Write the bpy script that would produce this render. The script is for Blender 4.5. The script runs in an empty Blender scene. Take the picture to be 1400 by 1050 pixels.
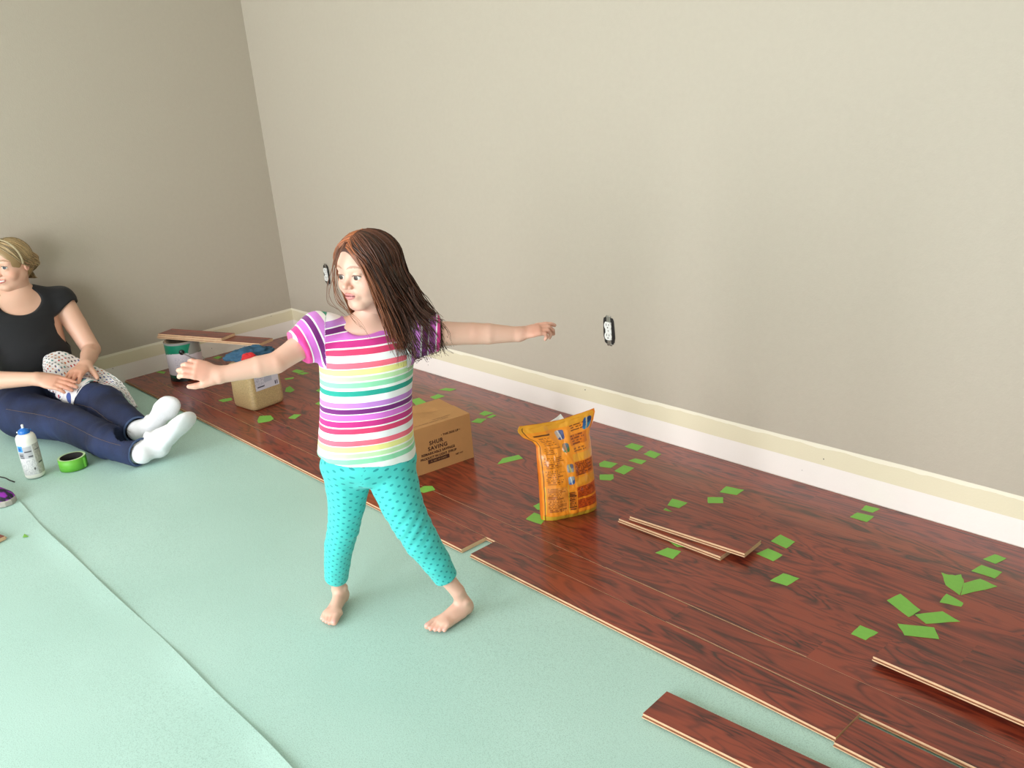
import bpy, bmesh, math, random
import numpy as np
from mathutils import Vector, Matrix

# ------------------------------------------------------------------ camera, light, exposure
SC = bpy.context.scene
COL = SC.collection
FPX = 1240.0
CYAW, CPITCH, CROLL = 2.4271544910273106, 0.33103488080935034, -0.08580599050360535
CAM = np.array([4.50897, -2.33985, 1.30])
_cy, _sy, _cp, _sp = math.cos(CYAW), math.sin(CYAW), math.cos(CPITCH), math.sin(CPITCH)
FW = np.array([_cy * _cp, _sy * _cp, -_sp])
_r0 = np.array([_sy, -_cy, 0.0])
_u0 = np.cross(_r0, FW)
RT = math.cos(CROLL) * _r0 + math.sin(CROLL) * _u0
UP = -math.sin(CROLL) * _r0 + math.cos(CROLL) * _u0

cam_data = bpy.data.cameras.new('camera')
cam_data.sensor_width = 36.0
cam_data.lens = FPX / 1400.0 * 36.0
cam_data.clip_start = 0.05
cam = bpy.data.objects.new('camera', cam_data)
COL.objects.link(cam)
cam.matrix_world = Matrix(((RT[0], UP[0], -FW[0], CAM[0]), (RT[1], UP[1], -FW[1], CAM[1]),
                           (RT[2], UP[2], -FW[2], CAM[2]), (0, 0, 0, 1)))
SC.camera = cam

W = bpy.data.worlds.new('daylight')
SC.world = W
W.use_nodes = True
W.node_tree.nodes['Background'].inputs[0].default_value = (0.80, 0.90, 1.0, 1)
W.node_tree.nodes['Background'].inputs[1].default_value = 1.2

ROOM_X, ROOM_Y, ROOM_Z = 9.0, -4.6, 2.7
# windows of the wall behind the photographer: x0, x1, z0, z1, watts
WINDOWS = [(0.7, 2.7, 0.15, 2.15, 122.0), (3.1, 5.1, 0.15, 2.15, 112.0)]
for i, (x0, x1, z0, z1, pw) in enumerate(WINDOWS):
    ld = bpy.data.lights.new('window_daylight', 'AREA')
    ld.shape = 'RECTANGLE'
    ld.size, ld.size_y = x1 - x0, z1 - z0
    ld.energy = pw
    ld.color = (0.97, 0.985, 1.0)
    lo = bpy.data.objects.new('window_daylight', ld)
    COL.objects.link(lo)
    lo.location = ((x0 + x1) / 2, ROOM_Y - 0.13, (z0 + z1) / 2)
    lo.rotation_euler = (math.radians(90), 0, 0)   # -Z of the lamp points to +Y, into the room
SC.view_settings.view_transform = 'Standard'
SC.view_settings.look = 'None'
SC.view_settings.gamma = 1.0
SC.view_settings.use_curve_mapping = False
SC.view_settings.exposure = 0.0

# ------------------------------------------------------------------ helpers
rng = np.random.default_rng(7)
random.seed(7)


def ray(px, py):
    return (px - 700) / FPX * RT - (py - 525) / FPX * UP + FW


def on_z(px, py, z=0.0):
    d = ray(px, py)
    return CAM + d * ((z - CAM[2]) / d[2])


def on_x(px, py, x):
    d = ray(px, py)
    return CAM + d * ((x - CAM[0]) / d[0])


def on_y(px, py, y):
    d = ray(px, py)
    return CAM + d * ((y - CAM[1]) / d[1])


NH = np.array([FW[0], FW[1], 0.0]); NH /= np.linalg.norm(NH)      # horizontal view direction
SIDE = np.array([NH[1], -NH[0], 0.0])                            # horizontal, to the right
ZUP = np.array([0.0, 0.0, 1.0])


def on_plane(px, py, p0, n):
    d = ray(px, py)
    return CAM + d * (((p0 - CAM) @ n) / (d @ n))


def lin(c):
    c = np.asarray(c, float) / 255.0
    return np.where(c <= 0.04045, c / 12.92, ((c + 0.055) / 1.055) ** 2.4)


def rgb(r, g, b):
    return tuple(lin((r, g, b))) + (1.0,)


def nrm(v):
    v = np.asarray(v, float)
    return v / max(np.linalg.norm(v), 1e-12)


def vnoise(p, seed=0, octaves=3):
    """cheap smooth noise on (N,3) points, about -1..1"""
    r = np.random.default_rng(seed)
    out = np.zeros(len(p)); amp = 1.0; tot = 0
    fr = 1.0
    for o in range(octaves):
        s = np.zeros(len(p))
        for k in range(4):
            w = r.normal(size=3); w /= np.linalg.norm(w)
            s += np.sin(fr * 2 * np.pi * (p @ w) + r.uniform(0, 6.28) + 1.3 * np.sin(fr * 3.1 * (p @ r.normal(size=3))))
        out += amp * s / 2.5; tot += amp
        amp *= 0.5; fr *= 2.03
    return out / tot


# ---- materials
MATS = {}


def new_mat(name):
    m = bpy.data.materials.new(name)
    m.use_nodes = True
    nt = m.node_tree
    b = nt.nodes['Principled BSDF']
    return m, nt, b


def mat(name, color, rough=0.5, metal=0.0, coat=0.0, bump=None, var=0.0, vscale=20.0, **kw):
    """plain material with an optional procedural tint variation and fine bump"""
    if name in MATS:
        return MATS[name]
    m, nt, b = new_mat(name)
    b.inputs['Base Color'].default_value = color
    b.inputs['Roughness'].default_value = rough
    b.inputs['Metallic'].default_value = metal
    b.inputs['Coat Weight'].default_value = coat
    for k, v in kw.items():
        b.inputs[k].default_value = v
    tc = nt.nodes.new('ShaderNodeTexCoord')
    if var:
        n = nt.nodes.new('ShaderNodeTexNoise'); n.inputs['Scale'].default_value = vscale; n.inputs['Detail'].default_value = 5
        nt.links.new(tc.outputs['Object'], n.inputs['Vector'])
        mx = nt.nodes.new('ShaderNodeMix'); mx.data_type = 'RGBA'; mx.blend_type = 'MIX'
        mx.inputs[6].default_value = tuple(c * (1 - var) for c in color[:3]) + (1,)
        mx.inputs[7].default_value = tuple(min(1, c * (1 + var)) for c in color[:3]) + (1,)
        nt.links.new(n.outputs['Fac'], mx.inputs[0])
        nt.links.new(mx.outputs[2], b.inputs['Base Color'])
    if bump:
        sc, st = bump
        n = nt.nodes.new('ShaderNodeTexNoise'); n.inputs['Scale'].default_value = sc; n.inputs['Detail'].default_value = 4
        nt.links.new(tc.outputs['Object'], n.inputs['Vector'])
        bp = nt.nodes.new('ShaderNodeBump'); bp.inputs['Strength'].default_value = st; bp.inputs['Distance'].default_value = 0.002
        nt.links.new(n.outputs['Fac'], bp.inputs['Height'])
        nt.links.new(bp.outputs['Normal'], b.inputs['Normal'])
    MATS[name] = m
    return m


def attr_mat(name, attr='Col', rough=0.5, coat=0.0, sss=0.0, bump=None, sheen=0.0, **kw):
    """base colour read from a colour attribute (flat print, skin tones, woven stripes)"""
    if name in MATS:
        return MATS[name]
    m, nt, b = new_mat(name)
    a = nt.nodes.new('ShaderNodeAttribute'); a.attribute_name = attr
    nt.links.new(a.outputs['Color'], b.inputs['Base Color'])
    b.inputs['Roughness'].default_value = rough
    b.inputs['Coat Weight'].default_value = coat
    b.inputs['Sheen Weight'].default_value = sheen
    if sss:
        b.inputs['Subsurface Weight'].default_value = sss
        b.inputs['Subsurface Radius'].default_value = (0.012, 0.004, 0.0025)
        b.inputs['Subsurface Scale'].default_value = 0.5
    for k, v in kw.items():
        b.inputs[k].default_value = v
    if bump:
        tc = nt.nodes.new('ShaderNodeTexCoord')
        n = nt.nodes.new('ShaderNodeTexNoise'); n.inputs['Scale'].default_value = bump[0]; n.inputs['Detail'].default_value = 4
        nt.links.new(tc.outputs['Object'], n.inputs['Vector'])
        bp = nt.nodes.new('ShaderNodeBump'); bp.inputs['Strength'].default_value = bump[1]; bp.inputs['Distance'].default_value = 0.002
        nt.links.new(n.outputs['Fac'], bp.inputs['Height'])
        nt.links.new(bp.outputs['Normal'], b.inputs['Normal'])
    MATS[name] = m
    return m


# ---- objects
def link(name, me, mats=None, parent=None, smooth=False):
    o = bpy.data.objects.new(name, me)
    COL.objects.link(o)
    if mats is not None:
        for m in (mats if isinstance(mats, (list, tuple)) else [mats]):
            me.materials.append(m)
    if parent is not None:
        o.parent = parent
    if smooth:
        me.polygons.foreach_set('use_smooth', np.ones(len(me.polygons), bool))
    return o


def mesh_from(name, verts, faces, mats=None, parent=None, smooth=False, cols=None, mat_idx=None, sharp=None):
    me = bpy.data.meshes.new(name)
    verts = np.asarray(verts, float)
    if isinstance(faces, np.ndarray):
        nf, k = faces.shape
        me.vertices.add(len(verts)); me.vertices.foreach_set('co', verts.astype(np.float32).ravel())
        me.loops.add(nf * k); me.loops.foreach_set('vertex_index', faces.astype(np.int32).ravel())
        me.polygons.add(nf)
        me.polygons.foreach_set('loop_start', np.arange(0, nf * k, k, dtype=np.int32))
        me.update(calc_edges=True)
    else:
        me.from_pydata([tuple(v) for v in verts], [], [tuple(f) for f in faces])
        me.update()
    if cols is not None:
        a = me.color_attributes.new('Col', 'FLOAT_COLOR', 'POINT')
        c = np.ones((len(verts), 4), np.float32); c[:, :3] = cols
        a.data.foreach_set('color', c.ravel())
    o = link(name, me, mats, parent, smooth)
    if mat_idx is not None:
        me.polygons.foreach_set('material_index', np.asarray(mat_idx, np.int32))
    if sharp:
        me.set_sharp_from_angle(angle=sharp)
    return o


def tag(o, label=None, cat=None, group=None, kind=None):
    if label: o['label'] = label
    if cat: o['category'] = cat
    if group: o['group'] = group
    if kind: o['kind'] = kind
    return o


def empty(name, loc, label, cat, group=None):
    o = bpy.data.objects.new(name, None)
    COL.objects.link(o)
    o.location = loc
    o.empty_display_size = 0.05
    bpy.context.view_layer.update()
    return tag(o, label, cat, group)


def under(o, parent):
    """parent with world positions kept (meshes here are written in world space)"""
    o.parent = parent
    o.matrix_parent_inverse = Matrix.Translation(parent.location).inverted()
    return o


def box_mesh(x0, x1, y0, y1, z0, z1):
    v = [(x, y, z) for z in (z0, z1) for y in (y0, y1) for x in (x0, x1)]
    f = [(0, 2, 3, 1), (4, 5, 7, 6), (0, 1, 5, 4), (2, 6, 7, 3), (0, 4, 6, 2), (1, 3, 7, 5)]
    return np.array(v, float), f


def bevel_box(name, size, mats, parent=None, r=0.003, seg=2, loc=(0, 0, 0), rotz=0.0):
    bm = bmesh.new()
    bmesh.ops.create_cube(bm, size=1.0)
    bmesh.ops.scale(bm, vec=size, verts=bm.verts)
    if r:
        bmesh.ops.bevel(bm, geom=list(bm.edges), offset=r, segments=seg, profile=0.5, affect='EDGES')
    me = bpy.data.meshes.new(name); bm.to_mesh(me); bm.free()
    o = link(name, me, mats, parent)
    o.location = loc; o.rotation_euler = (0, 0, rotz)
    return o


def lathe(profile, n=48, cols=None):
    """profile list of (r,z); returns verts, quad faces (open ends) with seam shared"""
    P = np.array(profile, float)
    a = np.linspace(0, 2 * np.pi, n, endpoint=False)
    v = np.stack([P[:, None, 0] * np.cos(a)[None], P[:, None, 0] * np.sin(a)[None], np.repeat(P[:, 1:2], n, 1)], -1)
    m = len(P)
    f = []
    for i in range(m - 1):
        j = np.arange(n)
        f.append(np.stack([i * n + j, i * n + (j + 1) % n, (i + 1) * n + (j + 1) % n, (i + 1) * n + j], 1))
    return v.reshape(-1, 3), np.concatenate(f)


def grid_faces(nu, nv, flip=False, wrap=False):
    i, j = np.meshgrid(np.arange(nu - (0 if wrap else 1)), np.arange(nv - 1), indexing='ij')
    a = i * nv + j; b = ((i + 1) % nu) * nv + j; c = ((i + 1) % nu) * nv + j + 1; d = i * nv + j + 1
    f = np.stack([a, b, c, d], -1).reshape(-1, 4)
    return f[:, ::-1] if flip else f


def tube_mesh(paths, nside=6, cap=True):
    """list of (points Nx3, radii N) -> one mesh of tubes"""
    V, F, off = [], [], 0
    for P, Rr in paths:
        P = np.asarray(P, float); Rr = np.broadcast_to(np.asarray(Rr, float), (len(P),))
        T = np.gradient(P, axis=0); T /= np.linalg.norm(T, axis=1)[:, None] + 1e-12
        ref = np.array([0.0, 0.0, 1.0]) if abs(T[0][2]) < 0.9 else np.array([1.0, 0.0, 0.0])
        a = np.cross(T, ref); a /= np.linalg.norm(a, axis=1)[:, None] + 1e-12
        b = np.cross(T, a)
        th = np.linspace(0, 2 * np.pi, nside, endpoint=False)
        ring = P[:, None] + Rr[:, None, None] * (np.cos(th)[None, :, None] * a[:, None] + np.sin(th)[None, :, None] * b[:, None])
        V.append(ring.reshape(-1, 3))
        n = len(P)
        i, j = np.meshgrid(np.arange(n - 1), np.arange(nside), indexing='ij')
        q = np.stack([i * nside + j, (i + 1) * nside + j, (i + 1) * nside + (j + 1) % nside, i * nside + (j + 1) % nside], -1).reshape(-1, 4)
        F.append(q + off); off += n * nside
    return np.concatenate(V), np.concatenate(F)


def spline(pts, n):
    """Catmull-Rom through points -> n samples"""
    P = np.asarray(pts, float)
    P = np.vstack([2 * P[0] - P[1], P, 2 * P[-1] - P[-2]])
    m = len(P) - 3
    t = np.linspace(0, m, n); k = np.minimum(t.astype(int), m - 1); u = (t - k)[:, None]
    p0, p1, p2, p3 = P[k], P[k + 1], P[k + 2], P[k + 3]
    return 0.5 * (2 * p1 + (p2 - p0) * u + (2 * p0 - 5 * p1 + 4 * p2 - p3) * u * u + (3 * p1 - p0 - 3 * p2 + p3) * u ** 3)


def text_obj(name, body, size, origin, xdir, ydir, material, parent, align='CENTER', spacing=1.0, bold=0.0):
    """flat printed lettering: font outline turned into a mesh, laid on a surface"""
    cu = bpy.data.curves.new(name, 'FONT')
    cu.body = body; cu.size = size; cu.align_x = align; cu.align_y = 'CENTER'; cu.space_character = spacing
    cu.offset = bold
    to = bpy.data.objects.new(name, cu)
    COL.objects.link(to)
    dg = bpy.context.evaluated_depsgraph_get()
    me = bpy.data.meshes.new_from_object(to.evaluated_get(dg))
    bpy.data.objects.remove(to); bpy.data.curves.remove(cu)
    xd, yd = nrm(xdir), nrm(ydir); zd = np.cross(xd, yd)
    M = Matrix(((xd[0], yd[0], zd[0], origin[0]), (xd[1], yd[1], zd[1], origin[1]), (xd[2], yd[2], zd[2], origin[2]), (0, 0, 0, 1)))
    me.transform(M)
    me.materials.clear()
    o = link(name, me, material)
    return under(o, parent)


# ------------------------------------------------------------------ the room
def wall_material(name, top_of_strip=0.1586, mid=0.0912, strip=True, axis=0):
    m, nt, b = new_mat(name)
    N = nt.nodes.new; L = nt.links.new
    geo = N('ShaderNodeNewGeometry')
    sep = N('ShaderNodeSeparateXYZ'); L(geo.outputs['Position'], sep.inputs[0])
    n1 = N('ShaderNodeTexNoise'); n1.inputs['Scale'].default_value = 55; n1.inputs['Detail'].default_value = 6
    L(geo.outputs['Position'], n1.inputs['Vector'])
    tone = N('ShaderNodeMix'); tone.data_type = 'RGBA'
    tone.inputs[6].default_value = rgb(182, 172, 157); tone.inputs[7].default_value = rgb(188, 178, 163)
    L(n1.outputs['Fac'], tone.inputs[0])
    col = tone.outputs[2]
    if strip:
        def wob(scale, amp, detail=3):
            mp = N('ShaderNodeMapping'); mp.inputs['Scale'].default_value = (1, 1, 0.2)
            L(geo.outputs['Position'], mp.inputs[0])
            n = N('ShaderNodeTexNoise'); n.inputs['Scale'].default_value = scale; n.inputs['Detail'].default_value = detail
            L(mp.outputs[0], n.inputs['Vector'])
            s = N('ShaderNodeMath'); s.operation = 'MULTIPLY_ADD'; s.inputs[1].default_value = amp; s.inputs[2].default_value = -amp / 2
            L(n.outputs['Fac'], s.inputs[0])
            z = N('ShaderNodeMath'); z.operation = 'ADD'; L(sep.outputs['Z'], z.inputs[0]); L(s.outputs[0], z.inputs[1])
            return z.outputs[0]

        def above(z, h):
            g = N('ShaderNodeMath'); g.operation = 'GREATER_THAN'; g.inputs[1].default_value = h; L(z, g.inputs[0])
            return g.outputs[0]

        def mixc(fac, a, bcol):
            x = N('ShaderNodeMix'); x.data_type = 'RGBA'; L(fac, x.inputs[0])
            for sock, v in ((x.inputs[6], a), (x.inputs[7], bcol)):
                if isinstance(v, tuple): sock.default_value = v
                else: L(v, sock)
            return x.outputs[2]
        z1 = wob(3.0, 0.006); z2 = wob(9.0, 0.022, 4); z3 = wob(2.0, 0.004)
        lower = mixc(above(z3, mid), rgb(246, 238, 232), rgb(230, 220, 192))
        # a ragged lip of old white paint along the paint line
        lip = mixc(above(z2, top_of_strip - 0.0125), lower, rgb(243, 236, 216))
        lip2 = mixc(above(z1, top_of_strip - 0.004), lip, rgb(240, 234, 214))
        # nail holes and scuffs low on the bare strip
        mp = N('ShaderNodeMapping'); mp.inputs['Scale'].default_value = (1, 1, 0.8)
        L(geo.outputs['Position'], mp.inputs[0])
        vo = N('ShaderNodeTexVoronoi'); vo.inputs['Scale'].default_value = 20; L(mp.outputs[0], vo.inputs['Vector'])
        sp = N('ShaderNodeMath'); sp.operation = 'LESS_THAN'; sp.inputs[1].default_value = 0.042; L(vo.outputs['Distance'], sp.inputs[0])
        n5 = N('ShaderNodeTexNoise'); n5.inputs['Scale'].default_value = 2.3; L(geo.outputs['Position'], n5.inputs['Vector'])
        gt = N('ShaderNodeMath'); gt.operation = 'GREATER_THAN'; gt.inputs[1].default_value = 0.44; L(n5.outputs['Fac'], gt.inputs[0])
        mu = N('ShaderNodeMath'); mu.operation = 'MULTIPLY'; L(sp.outputs[0], mu.inputs[0]); L(gt.outputs[0], mu.inputs[1])
        speck = mixc(mu.outputs[0], lip2, rgb(70, 62, 58))
        col = mixc(above(z1, top_of_strip), speck, tone.outputs[2])
    L(col, b.inputs['Base Color'])
    b.inputs['Roughness'].default_value = 0.6
    n2 = N('ShaderNodeTexNoise'); n2.inputs['Scale'].default_value = 160; n2.inputs['Detail'].default_value = 3
    L(geo.outputs['Position'], n2.inputs['Vector'])
    bp = N('ShaderNodeBump'); bp.inputs['Strength'].default_value = 0.25; bp.inputs['Distance'].default_value = 0.002
    L(n2.outputs['Fac'], bp.inputs['Height']); L(bp.outputs['Normal'], b.inputs['Normal'])
    return m


M_wall = wall_material('greige_wall_paint')
M_plain_wall = wall_material('greige_wall_paint_plain', strip=False)
M_ceil = mat('ceiling_white', rgb(232, 226, 214), 0.8, bump=(120, 0.3))
M_sub = mat('subfloor_wood', rgb(170, 150, 115), 0.8, var=0.15)
M_white = mat('window_white', rgb(238, 238, 234), 0.4)

T = 0.10
v, f = box_mesh(-T, ROOM_X + T, 0, T, -0.05, ROOM_Z)
tag(mesh_from('wall_right', v, f, M_wall), kind='structure')
v, f = box_mesh(-T, 0, ROOM_Y, 0, -0.05, ROOM_Z)
tag(mesh_from('wall_left', v, f, M_wall), kind='structure')
v, f = box_mesh(ROOM_X, ROOM_X + T, ROOM_Y, 0, -0.05, ROOM_Z)
tag(mesh_from('wall_far_side', v, f, M_plain_wall), kind='structure')
v, f = box_mesh(-T, ROOM_X + T, ROOM_Y - T, T, ROOM_Z, ROOM_Z + T)
tag(mesh_from('ceiling', v, f, M_ceil), kind='structure')
# wall behind the photographer, with two window openings
pieces = []
xs = [-T] + [c for w_ in WINDOWS for c in w_[:2]] + [ROOM_X + T]
for k in range(0, len(xs), 2):
    pieces.append(box_mesh(xs[k], xs[k + 1], ROOM_Y - T, ROOM_Y, -0.05, ROOM_Z))
for (x0, x1, z0, z1, pw) in WINDOWS:
    pieces.append(box_mesh(x0, x1, ROOM_Y - T, ROOM_Y, -0.05, z0))
    pieces.append(box_mesh(x0, x1, ROOM_Y - T, ROOM_Y, z1, ROOM_Z))
V, F = [], []
for (v, f) in pieces:
    F += [tuple(i + len(V) for i in ff) for ff in f]; V += list(v)
tag(mesh_from('wall_back', V, F, M_plain_wall), kind='structure')
for i, (x0, x1, z0, z1, pw) in enumerate(WINDOWS):
    V, F = [], []
    w = 0.05
    for bx in ((x0, x0 + w, z0, z1), (x1 - w, x1, z0, z1), (x0 + w, x1 - w, z0, z0 + w), (x0 + w, x1 - w, z1 - w, z1),
               ((x0 + x1) / 2 - w / 2, (x0 + x1) / 2 + w / 2, z0 + w, z1 - w)):
        v, f = box_mesh(bx[0], bx[1], ROOM_Y - 0.08, ROOM_Y - 0.02, bx[2], bx[3])
        F += [tuple(q + len(V) for q in ff) for ff in f]; V += list(v)
    tag(mesh_from('window_%d' % (i + 1), V, F, M_white), kind='structure')

# ---- floor: subfloor, two sheets of pale green underlay, planks
v, f = box_mesh(-T, ROOM_X + T, ROOM_Y, T, -0.05, -0.003)
FLOOR = tag(mesh_from('floor', v, f, M_sub), kind='structure')


def underlay_material():
    m, nt, b = new_mat('pale_green_underlay')
    N = nt.nodes.new; L = nt.links.new
    geo = N('ShaderNodeNewGeometry')
    n0 = N('ShaderNodeTexNoise'); n0.inputs['Scale'].default_value = 2.2; n0.inputs['Detail'].default_value = 4
    L(geo.outputs['Position'], n0.inputs['Vector'])
    n1 = N('ShaderNodeTexNoise'); n1.inputs['Scale'].default_value = 420; n1.inputs['Detail'].default_value = 3
    L(geo.outputs['Position'], n1.inputs['Vector'])
    r = N('ShaderNodeValToRGB')
    r.color_ramp.elements[0].position = 0.28; r.color_ramp.elements[0].color = rgb(156, 190, 181)
    r.color_ramp.elements[1].position = 0.50; r.color_ramp.elements[1].color = rgb(186, 219, 210)
    e = r.color_ramp.elements.new(0.8); e.color = rgb(194, 226, 218)
    L(n1.outputs['Fac'], r.inputs[0])
    mx = N('ShaderNodeMix'); mx.data_type = 'RGBA'; mx.blend_type = 'MULTIPLY'; mx.inputs[0].default_value = 1.0
    r2 = N('ShaderNodeValToRGB'); r2.color_ramp.elements[0].position = 0.3; r2.color_ramp.elements[0].color = (0.90, 0.93, 0.92, 1)
    r2.color_ramp.elements[1].position = 0.75; r2.color_ramp.elements[1].color = (1, 1, 1, 1)
    L(n0.outputs['Fac'], r2.inputs[0])
    L(r.outputs[0], mx.inputs[6]); L(r2.outputs[0], mx.inputs[7])
    L(mx.outputs[2], b.inputs['Base Color'])
    b.inputs['Roughness'].default_value = 0.55
    bp = N('ShaderNodeBump'); bp.inputs['Strength'].default_value = 0.12; bp.inputs['Distance'].default_value = 0.001
    L(n1.outputs['Fac'], bp.inputs['Height']); L(bp.outputs['Normal'], b.inputs['Normal'])
    return m


M_under = underlay_material()
SEAM = float(on_z(200, 857)[1])


def sheet(x0, x1, y0, y1, edge_fn=None, nu=140, nv=60, zbase=0.0, seed=1, amp=0.0016, lift=None):
    u = np.linspace(0, 1, nu); w = np.linspace(0, 1, nv)
    U, Wd = np.meshgrid(u, w, indexing='ij')
    X = x0 + (x1 - x0) * U
    Y1 = y1 + (edge_fn(X) if edge_fn else 0)
    Y = y0 + (Y1 - y0) * Wd
    P = np.stack([X.ravel(), Y.ravel(), 0 * X.ravel()], 1)
    Z = zbase + amp * (0.5 + 0.5 * vnoise(P * [0.8, 1.6, 0], seed, 3))
    if lift is not None:
        Z = Z + lift(P[:, 0], (Y1 - Y).ravel())
    P[:, 2] = Z
    return P, grid_faces(nu, nv)


P, fc = sheet(0.002, 6.9, SEAM - 0.12, -0.004, seed=3, amp=0.0012, nv=80)
o = mesh_from('underlay_sheet', P, fc, M_under, smooth=True); o.parent = FLOOR
P, fc = sheet(0.002, 6.9, ROOM_Y + 0.02, SEAM, edge_fn=lambda X: 0.006 * np.sin(3.1 * X) + 0.002 * np.sin(11 * X + 1),
              seed=5, zbase=0.0012, amp=0.0018, nu=260, nv=120,
              lift=lambda x, d: 0.0035 * np.exp(-(d / 0.03) ** 2) * (1 + 0.6 * np.sin(4.7 * x) + 0.5 * np.sin(13 * x)))
o = mesh_from('underlay_sheet', P, fc, M_under, smooth=True); o.parent = FLOOR


# ---- planks
def wood_material(name='red_oak_lacquer'):
    m, nt, b = new_mat(name)
    N = nt.nodes.new; L = nt.links.new
    tc = N('ShaderNodeTexCoord'); oi = N('ShaderNodeObjectInfo')
    off = N('ShaderNodeVectorMath'); off.operation = 'SCALE'; off.inputs[0].default_value = (37.0, 53.0, 11.0)
    L(oi.outputs['Random'], off.inputs['Scale'])
    ad = N('ShaderNodeVectorMath'); ad.operation = 'ADD'; L(tc.outputs['Object'], ad.inputs[0]); L(off.outputs[0], ad.inputs[1])
    mp = N('ShaderNodeMapping'); mp.inputs['Scale'].default_value = (1.5, 8.0, 3.0); L(ad.outputs[0], mp.inputs[0])
    n0 = N('ShaderNodeTexNoise'); n0.inputs['Scale'].default_value = 1.6; n0.inputs['Detail'].default_value = 3; n0.inputs['Distortion'].default_value = 0.9
    L(mp.outputs[0], n0.inputs['Vector'])
    # cathedral figure: rings read off the low noise
    ml = N('ShaderNodeMath'); ml.operation = 'MULTIPLY'; ml.inputs[1].default_value = 52.0; L(n0.outputs['Fac'], ml.inputs[0])
    si = N('ShaderNodeMath'); si.operation = 'SINE'; L(ml.outputs[0], si.inputs[0])
    s01 = N('ShaderNodeMath'); s01.operation = 'MULTIPLY_ADD'; s01.inputs[1].default_value = 0.5; s01.inputs[2].default_value = 0.5; L(si.outputs[0], s01.inputs[0])
    mp2 = N('ShaderNodeMapping'); mp2.inputs['Scale'].default_value = (7.0, 160.0, 9.0); L(ad.outputs[0], mp2.inputs[0])
    n1 = N('ShaderNodeTexNoise'); n1.inputs['Scale'].default_value = 1.0; n1.inputs['Detail'].default_value = 5; L(mp2.outputs[0], n1.inputs['Vector'])
    mp3 = N('ShaderNodeMapping'); mp3.inputs['Scale'].default_value = (3.0, 22.0, 3.0); L(ad.outputs[0], mp3.inputs[0])
    n2 = N('ShaderNodeTexNoise'); n2.inputs['Scale'].default_value = 1.0; n2.inputs['Detail'].default_value = 4; L(mp3.outputs[0], n2.inputs['Vector'])
    mixv = N('ShaderNodeMath'); pw_ = N('ShaderNodeMath'); pw_.operation = 'POWER'; pw_.inputs[1].default_value = 0.6; L(s01.outputs[0], pw_.inputs[0])
    mixv.operation = 'MULTIPLY'; L(pw_.outputs[0], mixv.inputs[0]); L(n1.outputs['Fac'], mixv.inputs[1])
    addv = N('ShaderNodeMath'); addv.operation = 'MULTIPLY_ADD'; addv.inputs[1].default_value = 0.85; L(mixv.outputs[0], addv.inputs[0]); L(n2.outputs['Fac'], addv.inputs[2])
    r = N('ShaderNodeValToRGB')
    r.color_ramp.elements[0].position = 0.38; r.color_ramp.elements[0].color = rgb(60, 18, 13)
    r.color_ramp.elements[1].position = 0.95; r.color_ramp.elements[1].color = rgb(142, 56, 34)
    e = r.color_ramp.elements.new(0.55); e.color = rgb(101, 34, 23)
    e = r.color_ramp.elements.new(0.72); e.color = rgb(122, 45, 29)
    L(addv.outputs[0], r.inputs[0])
    hs = N('ShaderNodeHueSaturation')
    va = N('ShaderNodeMath'); va.operation = 'MULTIPLY_ADD'; va.inputs[1].default_value = 0.14; va.inputs[2].default_value = 0.94; L(oi.outputs['Random'], va.inputs[0])
    L(va.outputs[0], hs.inputs['Value']); L(r.outputs[0], hs.inputs['Color'])
    L(hs.outputs[0], b.inputs['Base Color'])
    b.inputs['Roughness'].default_value = 0.38
    b.inputs['Coat Weight'].default_value = 0.45
    b.inputs['Coat Roughness'].default_value = 0.12
    bp = N('ShaderNodeBump'); bp.inputs['Strength'].default_value = 0.08; bp.inputs['Distance'].default_value = 0.001
    L(n1.outputs['Fac'], bp.inputs['Height']); L(bp.outputs['Normal'], b.inputs['Normal'])
    return m


M_wood = wood_material()
M_raw = mat('raw_plywood_edge', rgb(214, 178, 140), 0.7, var=0.18, vscale=60)
M_raw2 = mat('dark_ply_layer', rgb(150, 98, 72), 0.75, var=0.2, vscale=60)
PT = 0.0125   # plank thickness


def plank_mesh(length, width, name='plank'):
    """tongue-and-groove engineered plank: origin at one end, on its underside, x along, y across (tongue on -y)"""
    t, c, tg = PT, 0.00035, 0.0045
    prof = [(0.0, 0.0), (0.0, t * 0.30), (-tg, t * 0.33), (-tg, t * 0.52), (0.0, t * 0.56), (0.0, t - c), (c, t),
            (width - c, t), (width, t - c), (width, t * 0.58), (width - 0.004, t * 0.55), (width - 0.004, t * 0.34), (width, t * 0.30), (width, 0.0)]
    n = len(prof)
    V = [(0, y, z) for y, z in prof] + [(length, y, z) for y, z in prof]
    F, I = [], []
    for i in range(n):
        j = (i + 1) % n
        F.append((i, i + n, j + n, j))
        a, b_ = prof[i], prof[j]
        I.append(0 if min(a[1], b_[1]) >= t - c - 1e-6 else (2 if (i in (1, 3)) else 1))
    F.append(tuple(range(n))); I.append(1)
    F.append(tuple(range(2 * n - 1, n - 1, -1))); I.append(1)
    me = bpy.data.meshes.new(name)
    me.from_pydata(V, [], F); me.update()
    bm = bmesh.new(); bm.from_mesh(me); bmesh.ops.recalc_face_normals(bm, faces=bm.faces); bm.to_mesh(me); bm.free()
    for m in (M_wood, M_raw, M_raw2): me.materials.append(m)
    me.polygons.foreach_set('material_index', np.array(I, np.int32))
    return me


PITCH = 0.094
FRONT = 0.9612
xg0, xg1 = float(on_z(631, 752, PT)[0]), float(on_z(644, 758, PT)[0])
xj = float(on_z(377, 625, PT)[0])
xe = float(on_z(1142, 1010, PT)[0])
prng = random.Random(21)
ZP = 0.0022


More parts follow.
